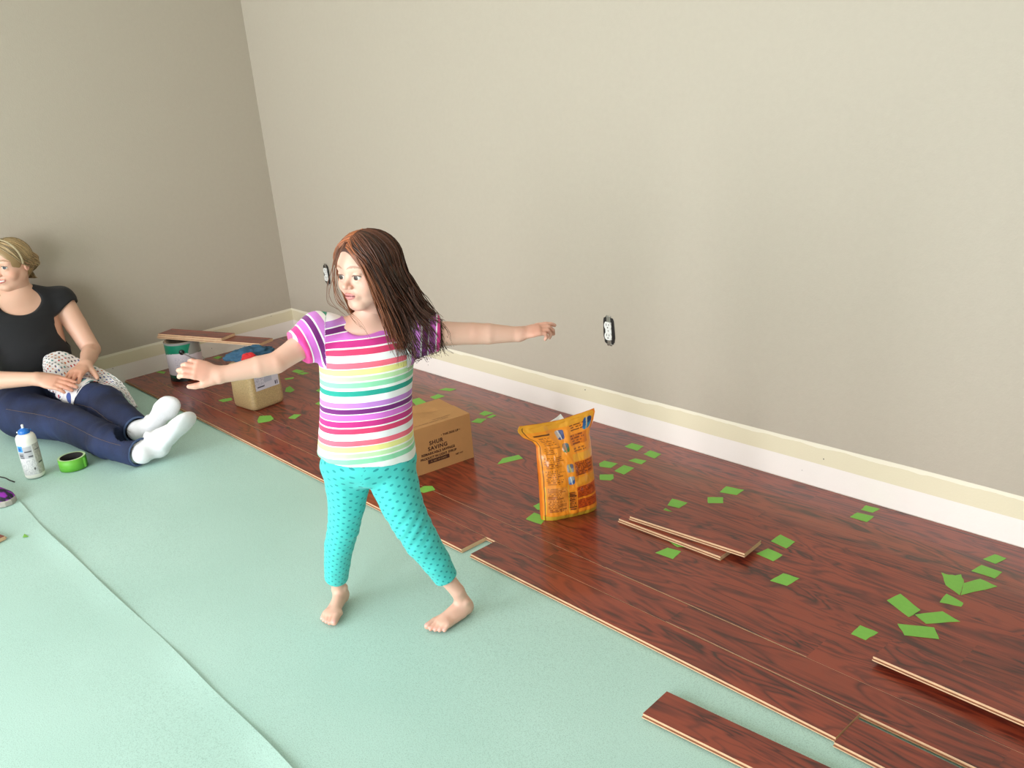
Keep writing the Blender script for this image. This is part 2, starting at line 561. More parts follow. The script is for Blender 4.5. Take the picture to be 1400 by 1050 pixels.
def lay(x0, x1, y_front, width):
    o = bpy.data.objects.new('plank', plank_mesh(x1 - x0, width))
    COL.objects.link(o); o.parent = FLOOR
    o.location = (x0, y_front, ZP)
    return o


for k in range(11):
    yf = -(FRONT - PITCH * k)
    wd = min(PITCH, -yf - 0.004)
    if wd < 0.01: continue
    if k == 0:
        joints = [0.012, 0.62, xj, xg0, None, xg1, xe]
    else:
        joints = [0.012]
        x = prng.uniform(0.35, 0.95)
        while x < 5.6:
            joints.append(x); x += prng.choice([0.62, 0.85, 1.02, 1.22])
        joints.append(5.9)
    if k == 1: joints = [0.012, 0.36, 1.30, 2.02, 2.86, 3.30, 4.05, 5.0, 5.9]
    if k == 2: joints = [0.012, 0.80, 1.75, 2.62, 3.02, 3.62, 4.5, 5.4]
    prev = None
    for j in joints:
        if j is None: prev = None; continue
        if prev is not None:
            gap = 0.0009
            mid = (prev + j) / 2
            # rows that have not been knocked tight yet show a raw line
            if k == 1: gap = 0.0030 if mid < 0.9 else (0.0022 if mid < 2.2 else 0.0014)
            if k == 1 and 3.2 < mid < 4.1: gap = 0.0034
            if k == 2: gap = 0.0032 if 2.9 < mid < 3.7 else (0.0018 if mid < 3.0 else 0.001)
            if k > 2: gap = prng.choice([0.0, 0.0, 0.0001, 0.0002])
            lay(prev, j, yf + gap, wd - gap)
        prev = j
# the last plank of the row, set down but not pushed home
lay(xe + 0.004, xe + 1.3, -(FRONT + 0.0125), PITCH - 0.004)

# ------------------------------------------------------------------ loose planks
FZ = ZP + PT      # walking surface of the laid planks


def loose(label, length, width, loc, rotz, group=None, tilt=(0, 0)):
    o = bpy.data.objects.new('loose_plank', plank_mesh(length, width, 'loose_plank'))
    COL.objects.link(o)
    o.location = loc; o.rotation_euler = (tilt[0], tilt[1], rotz)
    return tag(o, label, 'floor plank', group)


def ang(a, b):
    return math.atan2(b[1] - a[1], b[0] - a[0])


a = on_z(879, 977, PT); b_ = on_z(1024, 1049, PT)
loose('loose red-brown plank lying on the green underlay in front of the laid floor', 1.1, 0.0885, (a[0], a[1], 0.0035), ang(a, b_))
# two short offcuts stacked crosswise beside the orange bag
a = on_z(846, 709, FZ + PT); b_ = on_z(985, 761, FZ + PT)
loose('lower of two short stacked planks beside the orange bag', float(np.hypot(*(b_ - a)[:2])), 0.088, (a[0], a[1], FZ + 0.0004), ang(a, b_))
a = on_z(861, 706, FZ + 2 * PT); b_ = on_z(1018, 757, FZ + 2 * PT)
loose('upper short plank lying askew on another plank beside the orange bag', float(np.hypot(*(b_ - a)[:2])), 0.088, (a[0], a[1], FZ + PT + 0.0008), ang(a, b_))
# plank propped on another one at the right
a = on_z(1194, 896, FZ + PT + 0.012); b_ = on_z(1400, 984, FZ + PT + 0.022)
TILT = -0.028
loose('red-brown plank propped up on a hidden plank next to torn green tape strips', 1.15, 0.089, (a[0], a[1], FZ + 0.0100), ang(a, b_), tilt=(0.0, TILT))
loose('plank lying underneath the propped plank and holding it off the floor', 0.7, 0.089, (a[0] + 0.50, a[1] + 0.03, FZ + 0.0004), ang(a, b_))
# plank end at the left edge of the underlay
a = on_z(7, 733, 0.004 + PT)
loose('red-brown plank end lying on green underlay beside the purple shoe', 0.9, 0.0885, (a[0], a[1], 0.0045), math.radians(196))

# ------------------------------------------------------------------ torn pieces of green tape
M_tape = mat('green_painters_tape', rgb(126, 188, 78), 0.65, var=0.08, vscale=90, bump=(400, 0.25))


def tape(poly, label, group, z=None, lift=0.0):
    z = FZ if z is None else z
    Q = np.array([on_z(x, y, z) for x, y in poly])
    c = Q.mean(0)
    n = len(Q)
    # make it counter-clockwise seen from above
    A = sum(Q[i][0] * Q[(i + 1) % n][1] - Q[(i + 1) % n][0] * Q[i][1] for i in range(n))
    if A < 0: Q = Q[::-1]
    V, th = [], 0.0005
    for zz in (0.0002, 0.0002 + th):
        for i in range(n):
            p, nx = Q[i], Q[(i + 1) % n]
            for t in (0.0, 0.34, 0.67):
                w = p + (nx - p) * t
                if t: w = w + np.array([random.uniform(-1, 1), random.uniform(-1, 1), 0]) * 0.0012
                V.append((w[0] - c[0], w[1] - c[1], zz))
    m = 3 * n
    V.append((0, 0, 0.0002 + th)); V.append((0, 0, 0.0002))
    F = [(i, (i + 1) % m, m + (i + 1) % m, m + i) for i in range(m)]
    F += [(m + i, m + (i + 1) % m, 2 * m) for i in range(m)] + [((i + 1) % m, i, 2 * m + 1) for i in range(m)]
    o = mesh_from('tape_piece', V, F, M_tape)
    o.location = (c[0], c[1], z)
    return tag(o, label, 'tape', group)


G1 = 'tape pieces between the orange bag and the bare wall strip'
for pl, lb in zip(([(819, 634), (826, 630), (844.5, 634), (835, 640), (820, 638)], [(859, 630), (868.5, 627), (884, 630), (877, 635)],
           [(840, 644), (853, 636), (867, 640), (853, 649)], [(820, 649), (838.5, 648.6), (839, 654), (835, 657), (820, 656)],
           [(854, 610.5), (864, 606), (880, 610.5), (871, 616.5)], [(880, 621), (889, 616), (904, 621), (895, 627)]), ('green tape piece whose end is tucked behind the upper right edge of the orange bag', 'narrow green tape lozenge second nearest the wall beside the orange bag', 'green tape diamond lying between two other tape pieces beside the orange bag', 'squared-off green tape piece touching the orange bag at mid height', 'green tape diamond nearest the wall behind the orange bag', 'green tape piece farthest from the orange bag in the group beside it',)):
    tape(pl, lb, G1)
tape([(779, 590), (791, 581), (808, 581), (795, 590)], 'green tape strip on the planks right behind the top of the orange bag', 'tape pieces by the bag')
tape([(680, 635), (687, 627), (709, 622), (715, 627)], 'slanted green tape strip on planks between cardboard box and orange bag', 'tape pieces by the bag')
for pl, lb in zip(([(729, 692), (745, 684), (747, 697), (735, 697)], [(719, 710), (730, 701), (746, 707), (740, 717)]), ('green tape piece half hidden behind the left edge of the orange bag', 'green tape square just in front of the bottom left corner of the bag',)):
    tape(pl, lb, 'tape pieces by the bag corner')
G2 = 'tape pieces around the two stacked offcuts'
for pl, lb in zip(([(912.5, 691), (919, 682), (940, 687.5), (928.5, 695)], [(906.7, 697.5), (910, 694.5), (919, 700)],
           [(967.5, 680), (988.5, 680), (989, 688), (968, 688)], [(984, 673), (993, 665), (1017.5, 670), (1007, 677)]), ('green tape square with a notched end above the two stacked short planks', 'tiny triangular green tape scrap between the bag and the stacked short planks', 'straight-edged green tape rectangle right next to a tape diamond near the wall', 'green tape diamond touching the corner of a tape rectangle near the wall',)):
    tape(pl, lb, G2)
tape([(896, 756), (912.5, 749), (931, 754), (920, 764.5)], 'green tape diamond just in front of the two stacked short planks', G2)
tape([(911, 737), (928, 739), (940, 748), (926, 748)], 'green tape piece half covered by the lower stacked short plank', G2)
G3 = 'tape pieces past the end of the stacked offcuts'
for pl, lb in zip(([(1054, 740), (1067, 731), (1087, 741), (1075, 750)], [(1034, 757), (1050, 750), (1070, 759), (1057, 767.5)],
           [(1053, 794), (1071, 784), (1093, 791), (1076, 801)]), ('green tape piece at the wall side of the end of the stacked planks', 'green tape diamond right against the end of the stacked planks', 'green tape diamond lying alone in front of the end of the stacked planks',)):
    tape(pl, lb, G3)
G4 = 'tape pieces between the stacked offcuts and the far wall strip'
for pl, lb in zip(([(1177, 697), (1184, 691), (1203, 696), (1193, 701)], [(1162, 707), (1172, 701), (1195, 706), (1185, 714)]), ('smaller of two green tape pieces lying close to the bare wall strip', 'larger of two green tape pieces lying close to the bare wall strip',)):
    tape(pl, lb, G4)
G5 = 'torn tape scattered behind the propped plank'
tape([(1287, 783), (1294, 785.5), (1306, 787), (1314, 785.5), (1318, 796), (1312, 814), (1293, 800)], 'broad notched green tape piece forming one arm of a V shape', G5)
tape([(1317.5, 797.5), (1340, 791.5), (1363.5, 802), (1313.5, 814)], 'long pointed green tape strip forming the other arm of a V shape', G5)
for pl, lb in zip(([(1344, 764.6), (1360, 758), (1376, 763.6), (1361, 771)], [(1328, 780.7), (1342, 772.6), (1370, 782.4), (1360, 791)]), ('small six-sided green tape scrap nearest the wall behind the V of tape', 'green tape rectangle between a small scrap and the V of tape',)):
    tape(pl, lb, G5)
tape([(1284.7, 823.6), (1294, 812), (1317, 824.6), (1314, 829.6)], 'short curved green tape scrap just below the V of tape', G5)
tape([(1212.5, 821), (1231, 812), (1258.6, 834.3), (1242.5, 844)], 'long green tape strip touching the tip of another strip', G5)
tape([(1251, 840.5), (1288.6, 836), (1312.6, 850), (1266, 853)], 'pointed green tape strip whose blunt end meets another strip', G5)
tape([(1227, 853), (1277, 858), (1284, 874), (1236.5, 868.6)], 'wide green tape strip directly behind the propped plank', G5)
tape([(1163.6, 867), (1176, 855), (1200.7, 865), (1183.6, 875.4)], 'green tape square beside the raised corner of the propped plank', G5)
G6 = 'tape pieces around the cardboard box'
for pl, lb in zip(([(600, 533), (609, 530.5), (624, 532), (615, 535)], [(588, 543), (599, 539), (608, 542), (595, 546)], [(562, 547), (573, 544), (584, 551), (570, 556)]), ('thin green tape strip nearest the wall behind the cardboard box', 'green tape lozenge just behind the far edge of the cardboard box', 'green tape piece seen over the box top beside the striped shirt',)):
    tape(pl, lb, G6)
for pl, lb in zip(([(655, 566), (663, 562), (675, 565), (662, 568.7)], [(644, 577), (653, 572), (665, 573), (657, 578.7)], [(665, 570.7), (674, 567), (679, 568), (670, 572)]), ('green tape scrap nearest the wall in the cluster by the box end', 'green tape scrap touching the near end of the cardboard box', 'narrow green tape scrap joining two others by the box end',)):
    tape(pl, lb, G6)
tape([(571, 670), (580, 664.6), (591, 664.6), (595, 670), (579, 674)], 'green tape piece in front of the printed side of the cardboard box', G6)
G7 = 'tape pieces around the grain jar'
tape([(298.6, 547.7), (304, 546), (316, 544), (318, 547), (304.6, 549.8)], 'thin green tape strip in front of the jar of grain', G7)
tape([(352, 575), (355, 569), (370, 568), (374.5, 572.6), (369, 576), (353, 578.6)], 'green tape piece just below the front corner of the jar', G7)
tape([(394, 571.7), (402, 566.6), (412, 567), (403, 573)], 'small green tape lozenge between the jar and the girl', G7)
for pl, lb in zip(([(399, 507.8), (405.7, 505), (416, 507.4), (408, 510.5)], [(407, 511.4), (416, 509), (423, 510.2), (414, 512.5)],
           [(389, 517.7), (402, 515.7), (400.6, 518), (391, 519.4)], [(391, 530.6), (396, 528), (403, 533.5), (397, 536.6), (390, 535.7)]), ('green tape diamond nearest the wall beside the jar of grain', 'narrow green tape piece against a tape diamond beside the jar', 'thin green tape strip at label height beside the jar', 'angular green tape piece beside the lower part of the jar label',)):
    tape(pl, lb, G7)
for pl, lb in zip(([(432, 534), (438, 531), (444, 533), (438, 537)], [(431, 552), (438, 548.6), (445, 551), (439, 555)]), ("green tape piece peeking out at the child's waist on the wall side", "green tape piece peeking out at the child's hip above the raw plank line",)):
    tape(pl, lb, G7)
for pl, lb in zip(([(213, 509), (219, 507.4), (226.6, 508.3), (224, 511)], [(291, 489.4), (298.6, 487), (304, 488), (298, 491)]), ('green tape piece by the left wall in front of the paint can', 'green tape piece by the left wall between paint can and jar',)):
    tape(pl, lb, G7)
tape([(31, 735), (33, 730), (37, 732), (39, 734)], 'tiny crumpled scrap of green tape on the underlay near the purple shoe', 'tape scraps on the underlay', z=0.0045)

# ------------------------------------------------------------------ wall outlets without cover plates
M_metal = mat('galvanised_metal', rgb(170, 168, 162), 0.35, metal=0.9)
M_dark = mat('dark_box_hole', rgb(38, 34, 32), 0.8)
M_oplast = mat('outlet_white_plastic', rgb(240, 240, 238), 0.3)


def outlet(px, py, label):
    c = on_y(px, py, 0.0)
    e = empty('wall_outlet', tuple(c), label, 'outlet', 'electrical outlets without cover plates')
    w, h = 0.0265, 0.049

    def rect(name, x0, x1, z0, z1, y0, y1, m, r=0.0):
        b = bevel_box(name, (x1 - x0, y1 - y0, z1 - z0), m, e, r=r, loc=((x0 + x1) / 2, (y0 + y1) / 2, (z0 + z1) / 2))
        return b
    # ragged cut in the plaster, dark, 1 mm proud so that it reads as a hole edge
    n = 28
    V = [(0, -0.0012, 0)]
    for i in range(n):
        t = 2 * math.pi * i / n
        x = np.sign(math.cos(t)) * abs(math.cos(t)) ** 0.45 * w * random.uniform(0.96, 1.08)
        z = np.sign(math.sin(t)) * abs(math.sin(t)) ** 0.45 * h * random.uniform(0.97, 1.06)
        V.append((x, -0.0012, z))
    F = [(0, 1 + (i + 1) % n, 1 + i) for i in range(n)]
    mesh_from('box_hole', V, F, M_dark, e)
    rect('mounting_yoke', -0.009, 0.009, -0.053, 0.053, -0.0030, -0.0014, M_metal, 0.0006)
    rect('receptacle_body', -0.0145, 0.0145, -0.033, 0.033, -0.0055, -0.0030, M_oplast, 0.001)
    for s in (-1, 1):
        V, n = [], 24
        for y in (-0.0085, -0.0050):
            for i in range(n):
                t = 2 * math.pi * i / n
                V.append((0.0168 * math.cos(t), y, s * 0.0193 + max(-0.0142, min(0.0142, 0.0172 * math.sin(t)))))
        F = [tuple(range(n))[::-1]] + [(i, (i + 1) % n, n + (i + 1) % n, n + i) for i in range(n)]
        fo = mesh_from('receptacle_face', V, F, M_oplast, e)
        for x, hh in ((-0.0060, 0.0042), (0.0060, 0.0036)):
            v, f = box_mesh(x - 0.0011, x + 0.0011, -0.0089, -0.0080, s * 0.0193 + 0.0045 - hh, s * 0.0193 + 0.0045 + hh)
            mesh_from('slot', v, f, M_dark, fo)
        v, f = lathe([(0.0002, 0), (0.0024, 0), (0.0024, 0.0006), (0.0002, 0.0006)], 14)
        v = np.stack([v[:, 0], -0.0082 - v[:, 2], s * 0.0193 - 0.0062 + v[:, 1]], 1)
        mesh_from('ground_hole', v, f, M_dark, fo)
    v, f = lathe([(0.0001, 0.0012), (0.0022, 0.0010), (0.0028, 0)], 14)
    mesh_from('screw', np.stack([v[:, 0], -0.0056 - v[:, 2], v[:, 1]], 1), f, M_metal, e)
    for s in (-1, 1):     # plaster ears of the yoke
        v, f = lathe([(0.0022, 0.0), (0.0050, 0.0), (0.0050, 0.0012), (0.0022, 0.0012)], 16)
        for dx in (-0.0065, 0.0065):
            mesh_from('yoke_ear', np.stack([v[:, 0] + dx, -0.0015 - v[:, 2], s * 0.052 + v[:, 1]], 1), f, M_metal, e)
    return e


outlet(833, 452, 'bare white duplex outlet in the middle of the greige wall')
outlet(447, 375, 'bare white duplex outlet near the room corner beside the girl')

# ------------------------------------------------------------------ cardboard box
M_card = mat('kraft_cardboard', rgb(186, 136, 84), 0.8, var=0.08, vscale=30, bump=(90, 0.2))
M_print = mat('dark_brown_ink', rgb(70, 36, 22), 0.7)
BH = 0.164
bA = on_z(648, 625, FZ); bB = on_z(572, 651, FZ)
by = nrm((bA - bB) * [1, 1, 0])            # along the printed side, towards the wall
bx = np.array([-by[1], by[0], 0])          # into the box, away from the camera side
if bx[0] > 0: bx = -bx
BL, BD = 0.36, 0.215
box_e = empty('cardboard_box', tuple(bA), 'brown cardboard box with dark printing, top flaps ajar, behind the girl', 'box')


def bp(l, d, z):     # l from the near corner back along the printed side, d into the box
    return bA - by * l + bx * d + ZUP * z


def slab(name, p0, eu, ev, en, parent, m):
    V = [p0 + eu * a + ev * b + en * c for c in (0, 1) for b in (0, 1) for a in (0, 1)]
    f = [(0, 2, 3, 1), (4, 5, 7, 6), (0, 1, 5, 4), (2, 6, 7, 3), (0, 4, 6, 2), (1, 3, 7, 5)]
    o = mesh_from(name, V, f, m)
    bm = bmesh.new(); bm.from_mesh(o.data); bmesh.ops.recalc_face_normals(bm, faces=bm.faces); bm.to_mesh(o.data); bm.free()
    return under(o, parent)


tk = 0.004
slab('side_panel', bp(0, 0, 0), -by * BL, ZUP * BH, bx * tk, box_e, M_card)
slab('side_panel', bp(0, BD, 0), -by * BL, ZUP * BH, -bx * tk, box_e, M_card)
slab('end_panel', bp(0, tk, 0), bx * (BD - 2 * tk), ZUP * BH, -by * tk, box_e, M_card)
slab('end_panel', bp(BL, tk, 0), bx * (BD - 2 * tk), ZUP * BH, by * tk, box_e, M_card)
slab('bottom_panel', bp(tk, tk, 0), -by * (BL - 2 * tk), bx * (BD - 2 * tk), ZUP * tk, box_e, M_card)
# top flaps: the near one laid over the far one, both bowed a little, with a slit that gapes at the middle
def flap(name, d0, d1, z0, z1, bow, skip=0.0, over=0.0):
    nu, nv = 20, 8
    V = []
    for zz in (0, tk):
        for i in range(nu):
            for j in range(nv):
                l = -over + (BL + 2 * over) * i / (nu - 1); t = j / (nv - 1)
                sag = bow * max(0.0, math.sin(math.pi * min(1, max(0, (l - skip) / (BL - skip))))) * t ** 2
                V.append(bp(l, d0 + (d1 - d0) * t, z0 + (z1 - z0) * t + sag + zz))
    n = nu * nv
    F = [tuple(q) for q in grid_faces(nu, nv)] + [tuple(q + n) for q in grid_faces(nu, nv, True)]
    bd = [i * nv for i in range(nu)] + [(nu - 1) * nv + j for j in range(1, nv)] + [i * nv + nv - 1 for i in range(nu - 2, -1, -1)] + [j for j in range(nv - 2, 0, -1)]
    F += [(bd[k], bd[(k + 1) % len(bd)], bd[(k + 1) % len(bd)] + n, bd[k] + n) for k in range(len(bd))]
    o = mesh_from(name, V, F, M_card)
    bm = bmesh.new(); bm.from_mesh(o.data); bmesh.ops.recalc_face_normals(bm, faces=bm.faces); bm.to_mesh(o.data); bm.free()
    return under(o, box_e)


flap('top_flap', 0.0, BD / 2 + 0.002, BH, BH + 0.001, 0.020, skip=0.09)
flap('top_flap', BD, BD / 2 - 0.002, BH, BH - 0.0015, -0.030, skip=0.05)
slab('inner_flap', bp(tk, tk, BH - 0.006), -by * 0.10, bx * (BD - 2 * tk), ZUP * 0.003, box_e, M_card)
slab('inner_flap', bp(BL - tk, tk, BH - 0.006), by * 0.10, bx * (BD - 2 * tk), ZUP * 0.003, box_e, M_card)
OFF = -bx * 0.0006
txt = lambda s, size, l, z, sp=1.0, bold=0.0: text_obj('printed_text', s, size, bp(l, 0, z) + OFF, by, ZUP, M_print, box_e, spacing=sp, bold=bold)
txt('SHUR', 0.020, 0.143, 0.104, 1.15, 0.0006)
txt('SAVING', 0.020, 0.139, 0.084, 1.15, 0.0006)
txt('REMARKABLE SAVINGS', 0.0125, 0.139, 0.067, 1.05, 0.0004)
txt('PRODUCT IN LIGHT SYRUP', 0.0115, 0.139, 0.052, 1.02, 0.0004)
txt('\u2022 THIS SIDE UP \u2022', 0.0105, 0.083, 0.121, 1.05, 0.0003)
txt('NET WT', 0.008, 0.057, 0.034, 1.0, 0.0002)
txt('24', 0.011, 0.234, 0.118, 1.0, 0.0003)
# framed bar under the words
slab('printed_bar', bp(0.183, 0, 0.031) + OFF, by * 0.085, ZUP * 0.0145, -bx * 0.0002, box_e, M_print)
text_obj('printed_text', '6  NO 10 CANS', 0.009, bp(0.1405, 0, 0.038) + OFF * 2.2, by, ZUP, M_card, box_e)
ztop = BH + tk + 0.0014
for s, d in (('CAREFULLY PACKED FOR YOUR PROTECTION AND ECONOMY', 0.036), ('STORE IN A COOL DRY PLACE   KEEP FROM FREEZING', 0.022)):
    text_obj('printed_text', s, 0.0075, bp(0.165, d, ztop), by, bx, M_print, box_e)
# box tape along the near edge joint
slab('corner_seam', bp(0.234, 0, 0.0) + OFF, by * 0.0012, ZUP * BH, -bx * 0.0003, box_e, M_print)

# ------------------------------------------------------------------ orange bag
bgL, bgR = on_z(747, 719, FZ), on_z(823, 702, FZ)
gx = nrm((bgR - bgL) * [1, 1, 0]); gn = np.array([gx[1], -gx[0], 0.0])        # gn: out of the printed face
if gn @ (CAM - bgL) < 0: gn = -gn
gw = float(np.linalg.norm((bgR - bgL)[:2])); gc = (bgL + bgR) / 2
BGH = 0.300


def bag_half(t):      # half width of the face at height fraction t
    return np.interp(t, [0, 0.05, 0.3, 0.6, 0.78, 0.84, 0.90, 0.97, 1.0], np.array([1.0, 1.02, 0.99, 0.97, 0.95, 1.0, 1.14, 1.22, 1.20]) * gw / 2)


def bag_depth(t):
    return np.interp(t, [0, 0.06, 0.3, 0.6, 0.8, 0.9, 1.0], [0.030, 0.042, 0.047, 0.040, 0.022, 0.008, 0.0012])


def bag_point(u, t, side):     # u -1..1 across, t 0..1 up, side +1 printed face
    h = bag_half(t); d = bag_depth(t)
    prof = (1 - np.abs(u) ** 3.2) ** 0.55
    P = np.stack([u, t, side * np.ones_like(u)], -1).reshape(-1, 3)
    cr = vnoise(P * [1.1, 1.9, 3], 11, 3).reshape(u.shape)
    rid = np.abs(vnoise(P * [1.4, 2.7, 5], 17, 2)).reshape(u.shape)
    dd = d * prof * (1 + 0.07 * cr) - 0.0035 * (0.5 - rid) * prof * (t < 0.97)
    x = u * h * (1 + 0.012 * vnoise(P * [0.1, 3.0, 2], 5, 2).reshape(u.shape))
    lean = -0.018 * t ** 2
    zt = t * BGH * (1 + 0.02 * u * t)            # the top edge climbs to the right
    zt = zt - 0.006 * np.exp(-(t / 0.05) ** 2) * 0 + 0.010 * t ** 6 * np.abs(u) ** 1.5
    x = np.where(u < 0, x * np.interp(t, [0, 0.80, 0.84, 0.88, 0.95, 1.0], [1, 1, 1.06, 1.20, 1.26, 1.20]), x)
    base = gc - gn * 0.047
    return base + gx * x[..., None] + gn * (side * dd + lean + 0.004 * t * cr)[..., None] + ZUP * (zt + 0.0008)[..., None]


def put(mask, C, c):
    C[mask] = lin(c)


def bag_print(u, t):
    C = np.empty(u.shape + (3,)); C[:] = lin((246, 150, 40))
    put(t > 0.93, C, (238, 165, 48))
    put(t < 0.055, C, (226, 190, 60))
    r = np.random.default_rng(5)

    def block(u0, u1, t0, t1, rows, ink=(176, 96, 28), bg=None, dens=0.72):
        m = (u > u0) & (u < u1) & (t > t0) & (t < t1)
        if bg is not None: put(m, C, bg)
        fr = (t - t0) / (t1 - t0) * rows
        row = np.clip(fr.astype(int), 0, rows - 1)
        line = (fr - row > 0.22) & (fr - row < 0.78)
        ln = r.uniform(0.55, 0.97, rows)[row]
        words = np.sin(np.floor((u - u0) * 30) * 12.9898 + row * 78.233) * 43758.5
        words = (words - np.floor(words)) < dens
        put(m & line & words & ((u - u0) / (u1 - u0) < ln) & (u > u0 + 0.03), C, ink)
    # left column
    block(-0.80, -0.30, 0.88, 0.905, 1, (90, 50, 20), dens=0.95)
    block(-0.80, -0.25, 0.79, 0.87, 5)
    block(-0.80, -0.20, 0.70, 0.77, 4)
    block(-0.86, -0.14, 0.57, 0.68, 6)
    block(-0.86, -0.10, 0.40, 0.55, 8)
    block(-0.84, -0.16, 0.10, 0.37, 15, bg=(236, 150, 60), ink=(168, 92, 40))
    # right column
    block(0.18, 0.74, 0.865, 0.93, 3, (110, 60, 20))
    block(0.18, 0.82, 0.75, 0.84, 4, bg=(222, 118, 26), ink=(140, 66, 18))
    block(0.18, 0.90, 0.685, 0.725, 2)
    put((u > 0.16) & (u < 0.94) & (t > 0.60) & (t < 0.67), C, (240, 165, 50))
    block(0.18, 0.92, 0.45, 0.59, 8, bg=(214, 106, 26), ink=(140, 60, 20))
    put((u > 0.16) & (u < 0.96) & (t > 0.35) & (t < 0.43), C, (238, 158, 44))
    block(0.18, 0.97, 0.22, 0.34, 7, bg=(208, 88, 24), ink=(150, 54, 20))
    block(0.18, 0.97, 0.10, 0.20, 5, bg=(206, 84, 26), ink=(160, 60, 24))
    # table of figures at the foot
    block(-0.14, 0.14, 0.10, 0.30, 10, bg=(206, 116, 36), ink=(104, 52, 22), dens=0.8)
    for tt in (0.135, 0.255): put((np.abs(t - tt) < 0.004) & (u > -0.14) & (u < 0.14), C, (52, 26, 14))
    put((np.abs(np.abs(u + 0.50) - 0.38) < 0.012) & (t < 0.38) & (t > 0.07), C, (240, 196, 70))
    put((u < -0.96) & (t < 0.8), C, (226, 118, 30))
    put((np.abs(u + 0.90) < 0.008) & (t < 0.98), C, (110, 66, 16))
    put((np.abs(u - 0.965) < 0.008) & (t > 0.86), C, (110, 66, 16))

    def pic(uc, tc, cols, hu=0.115, ht=0.042):
        a, b = (u - uc) / hu, (t - tc) / ht
        m = (a ** 4 + b ** 4) < 1
        s = a * 0.8 + b * 0.6; q = b - a * 0.5
        put(m, C, cols[0]); put(m & (s > 0.15), C, cols[1]); put(m & (q < -0.3), C, cols[2]); put(m & (np.abs(s - q * 0.4 + 0.1) < 0.16), C, cols[3])
    pic(-0.10, 0.865, ((180, 160, 150), (84, 92, 140), (60, 66, 120), (214, 206, 210)))
    pic(-0.02, 0.745, ((150, 120, 90), (96, 112, 120), (84, 122, 62), (186, 120, 84)))
    pic(0.02, 0.545, ((168, 164, 160), (98, 92, 110), (150, 146, 140), (206, 186, 70)))
    pic(0.02, 0.42, ((150, 176, 196), (160, 160, 158), (60, 110, 176), (216, 226, 232)))
    pic(0.78, 0.905, ((30, 84, 140), (24, 56, 104), (28, 124, 168), (196, 178, 140)), 0.13, 0.05)
    return C


M_bag = attr_mat('glossy_printed_bag', rough=0.28, coat=0.4)
bag_e = empty('bag', tuple(gc), 'upright orange printed plastic bag with a pinched open top on the planks', 'bag')
for side, nm in ((1, 'front_sheet'), (-1, 'back_sheet')):
    nu, nt_ = (170, 230) if side > 0 else (50, 80)
    U, Tt = np.meshgrid(np.linspace(-1, 1, nu), np.linspace(0, 1, nt_), indexing='ij')
    P = bag_point(U, Tt, side).reshape(-1, 3)
    C = bag_print(U, Tt).reshape(-1, 3) if side > 0 else np.tile(lin((236, 132, 36)), (nu * nt_, 1))
    under(mesh_from(nm, P, grid_faces(nu, nt_, flip=(side < 0)), M_bag, smooth=True, cols=C), bag_e)
# folded base
U = np.linspace(-1, 1, 40)
F0, B0 = bag_point(U, U * 0, 1), bag_point(U, U * 0, -1)
under(mesh_from('base_gusset', np.concatenate([F0, B0]), [(i, i + 1, 41 + i, 40 + i) for i in range(39)], mat('bag_base', rgb(226, 150, 50), 0.4)), bag_e)
# the torn paper tab that sticks out of the top
p0 = bag_point(np.array([-0.30]), np.array([0.985]), -1)[0]
tab = [p0 + gx * a + ZUP * b + gn * c for a, b, c in ((0, 0, 0), (0.028, -0.004, 0), (0.052, 0.004, -0.002), (0.044, 0.019, -0.008), (0.030, 0.012, -0.004), (0.002, 0.002, -0.001))]
tab2 = [p + gn * -0.0012 for p in tab]
n = len(tab)
under(mesh_from('torn_tab', tab + tab2, [tuple(range(n)), tuple(range(2 * n - 1, n - 1, -1))] + [(i, n + i, n + (i + 1) % n, (i + 1) % n) for i in range(n)],
                mat('white_tab', rgb(232, 228, 220), 0.5)), bag_e)

# ------------------------------------------------------------------ paint can
M_canlabel = attr_mat('paint_can_label', rough=0.35, coat=0.2)
cc = on_z(250.5, 522, FZ) + NH * 0.083
can_e = empty('paint_can', (cc[0], cc[1], FZ + 0.0003), 'paint can with green bands and a pale label by the left wall', 'paint can')
CR, CH = 0.082, 0.190
nu, nv = 160, 90
A, Z = np.meshgrid(np.linspace(0, 2 * np.pi, nu, endpoint=False), np.linspace(0, CH, nv), indexing='ij')
rr = CR * (1 + 0.012 * ((Z < 0.006) | (Z > CH - 0.006)))
V = np.stack([rr * np.cos(A), rr * np.sin(A), Z], -1).reshape(-1, 3)
C = np.empty((nu, nv, 3)); C[:] = lin((222, 212, 220))
ca = math.atan2(CAM[1] - cc[1], CAM[0] - cc[0])
da = (A - ca + np.pi) % (2 * np.pi) - np.pi
put(Z < 0.030, C, (20, 96, 72)); put(Z < 0.016, C, (22, 30, 30))
put(Z > 0.130 + 0.010 * np.cos(1.5 * da + 0.6), C, (24, 128, 98))
put((Z > 0.128) & (da > 0.28) & (Z < 0.128 + 0.16 * (da - 0.28) + 0.02) & (da < 1.6), C, (156, 158, 150))
rowi = (Z / 0.0045).astype(int)
wd = np.sin(np.floor(A * 60) * 12.9 + rowi * 78.2) * 43758.5; wd = wd - np.floor(wd)
put((Z > 0.05) & (Z < 0.118) & (np.abs(da + 0.15) < 0.45) & (rowi % 2 == 0) & (wd < 0.6), C, (196, 186, 200))
put((Z > 0.042) & (Z < 0.062) & (np.abs(da - 0.34) < 0.06) & (wd < 0.8), C, (80, 74, 84))
put(Z > CH - 0.010, C, (150, 150, 148))
under_local = lambda o, e: setattr(o, 'parent', e)
mesh_from('can_body', V, grid_faces(nu, nv, wrap=True), M_canlabel, can_e, smooth=True, cols=C.reshape(-1, 3))
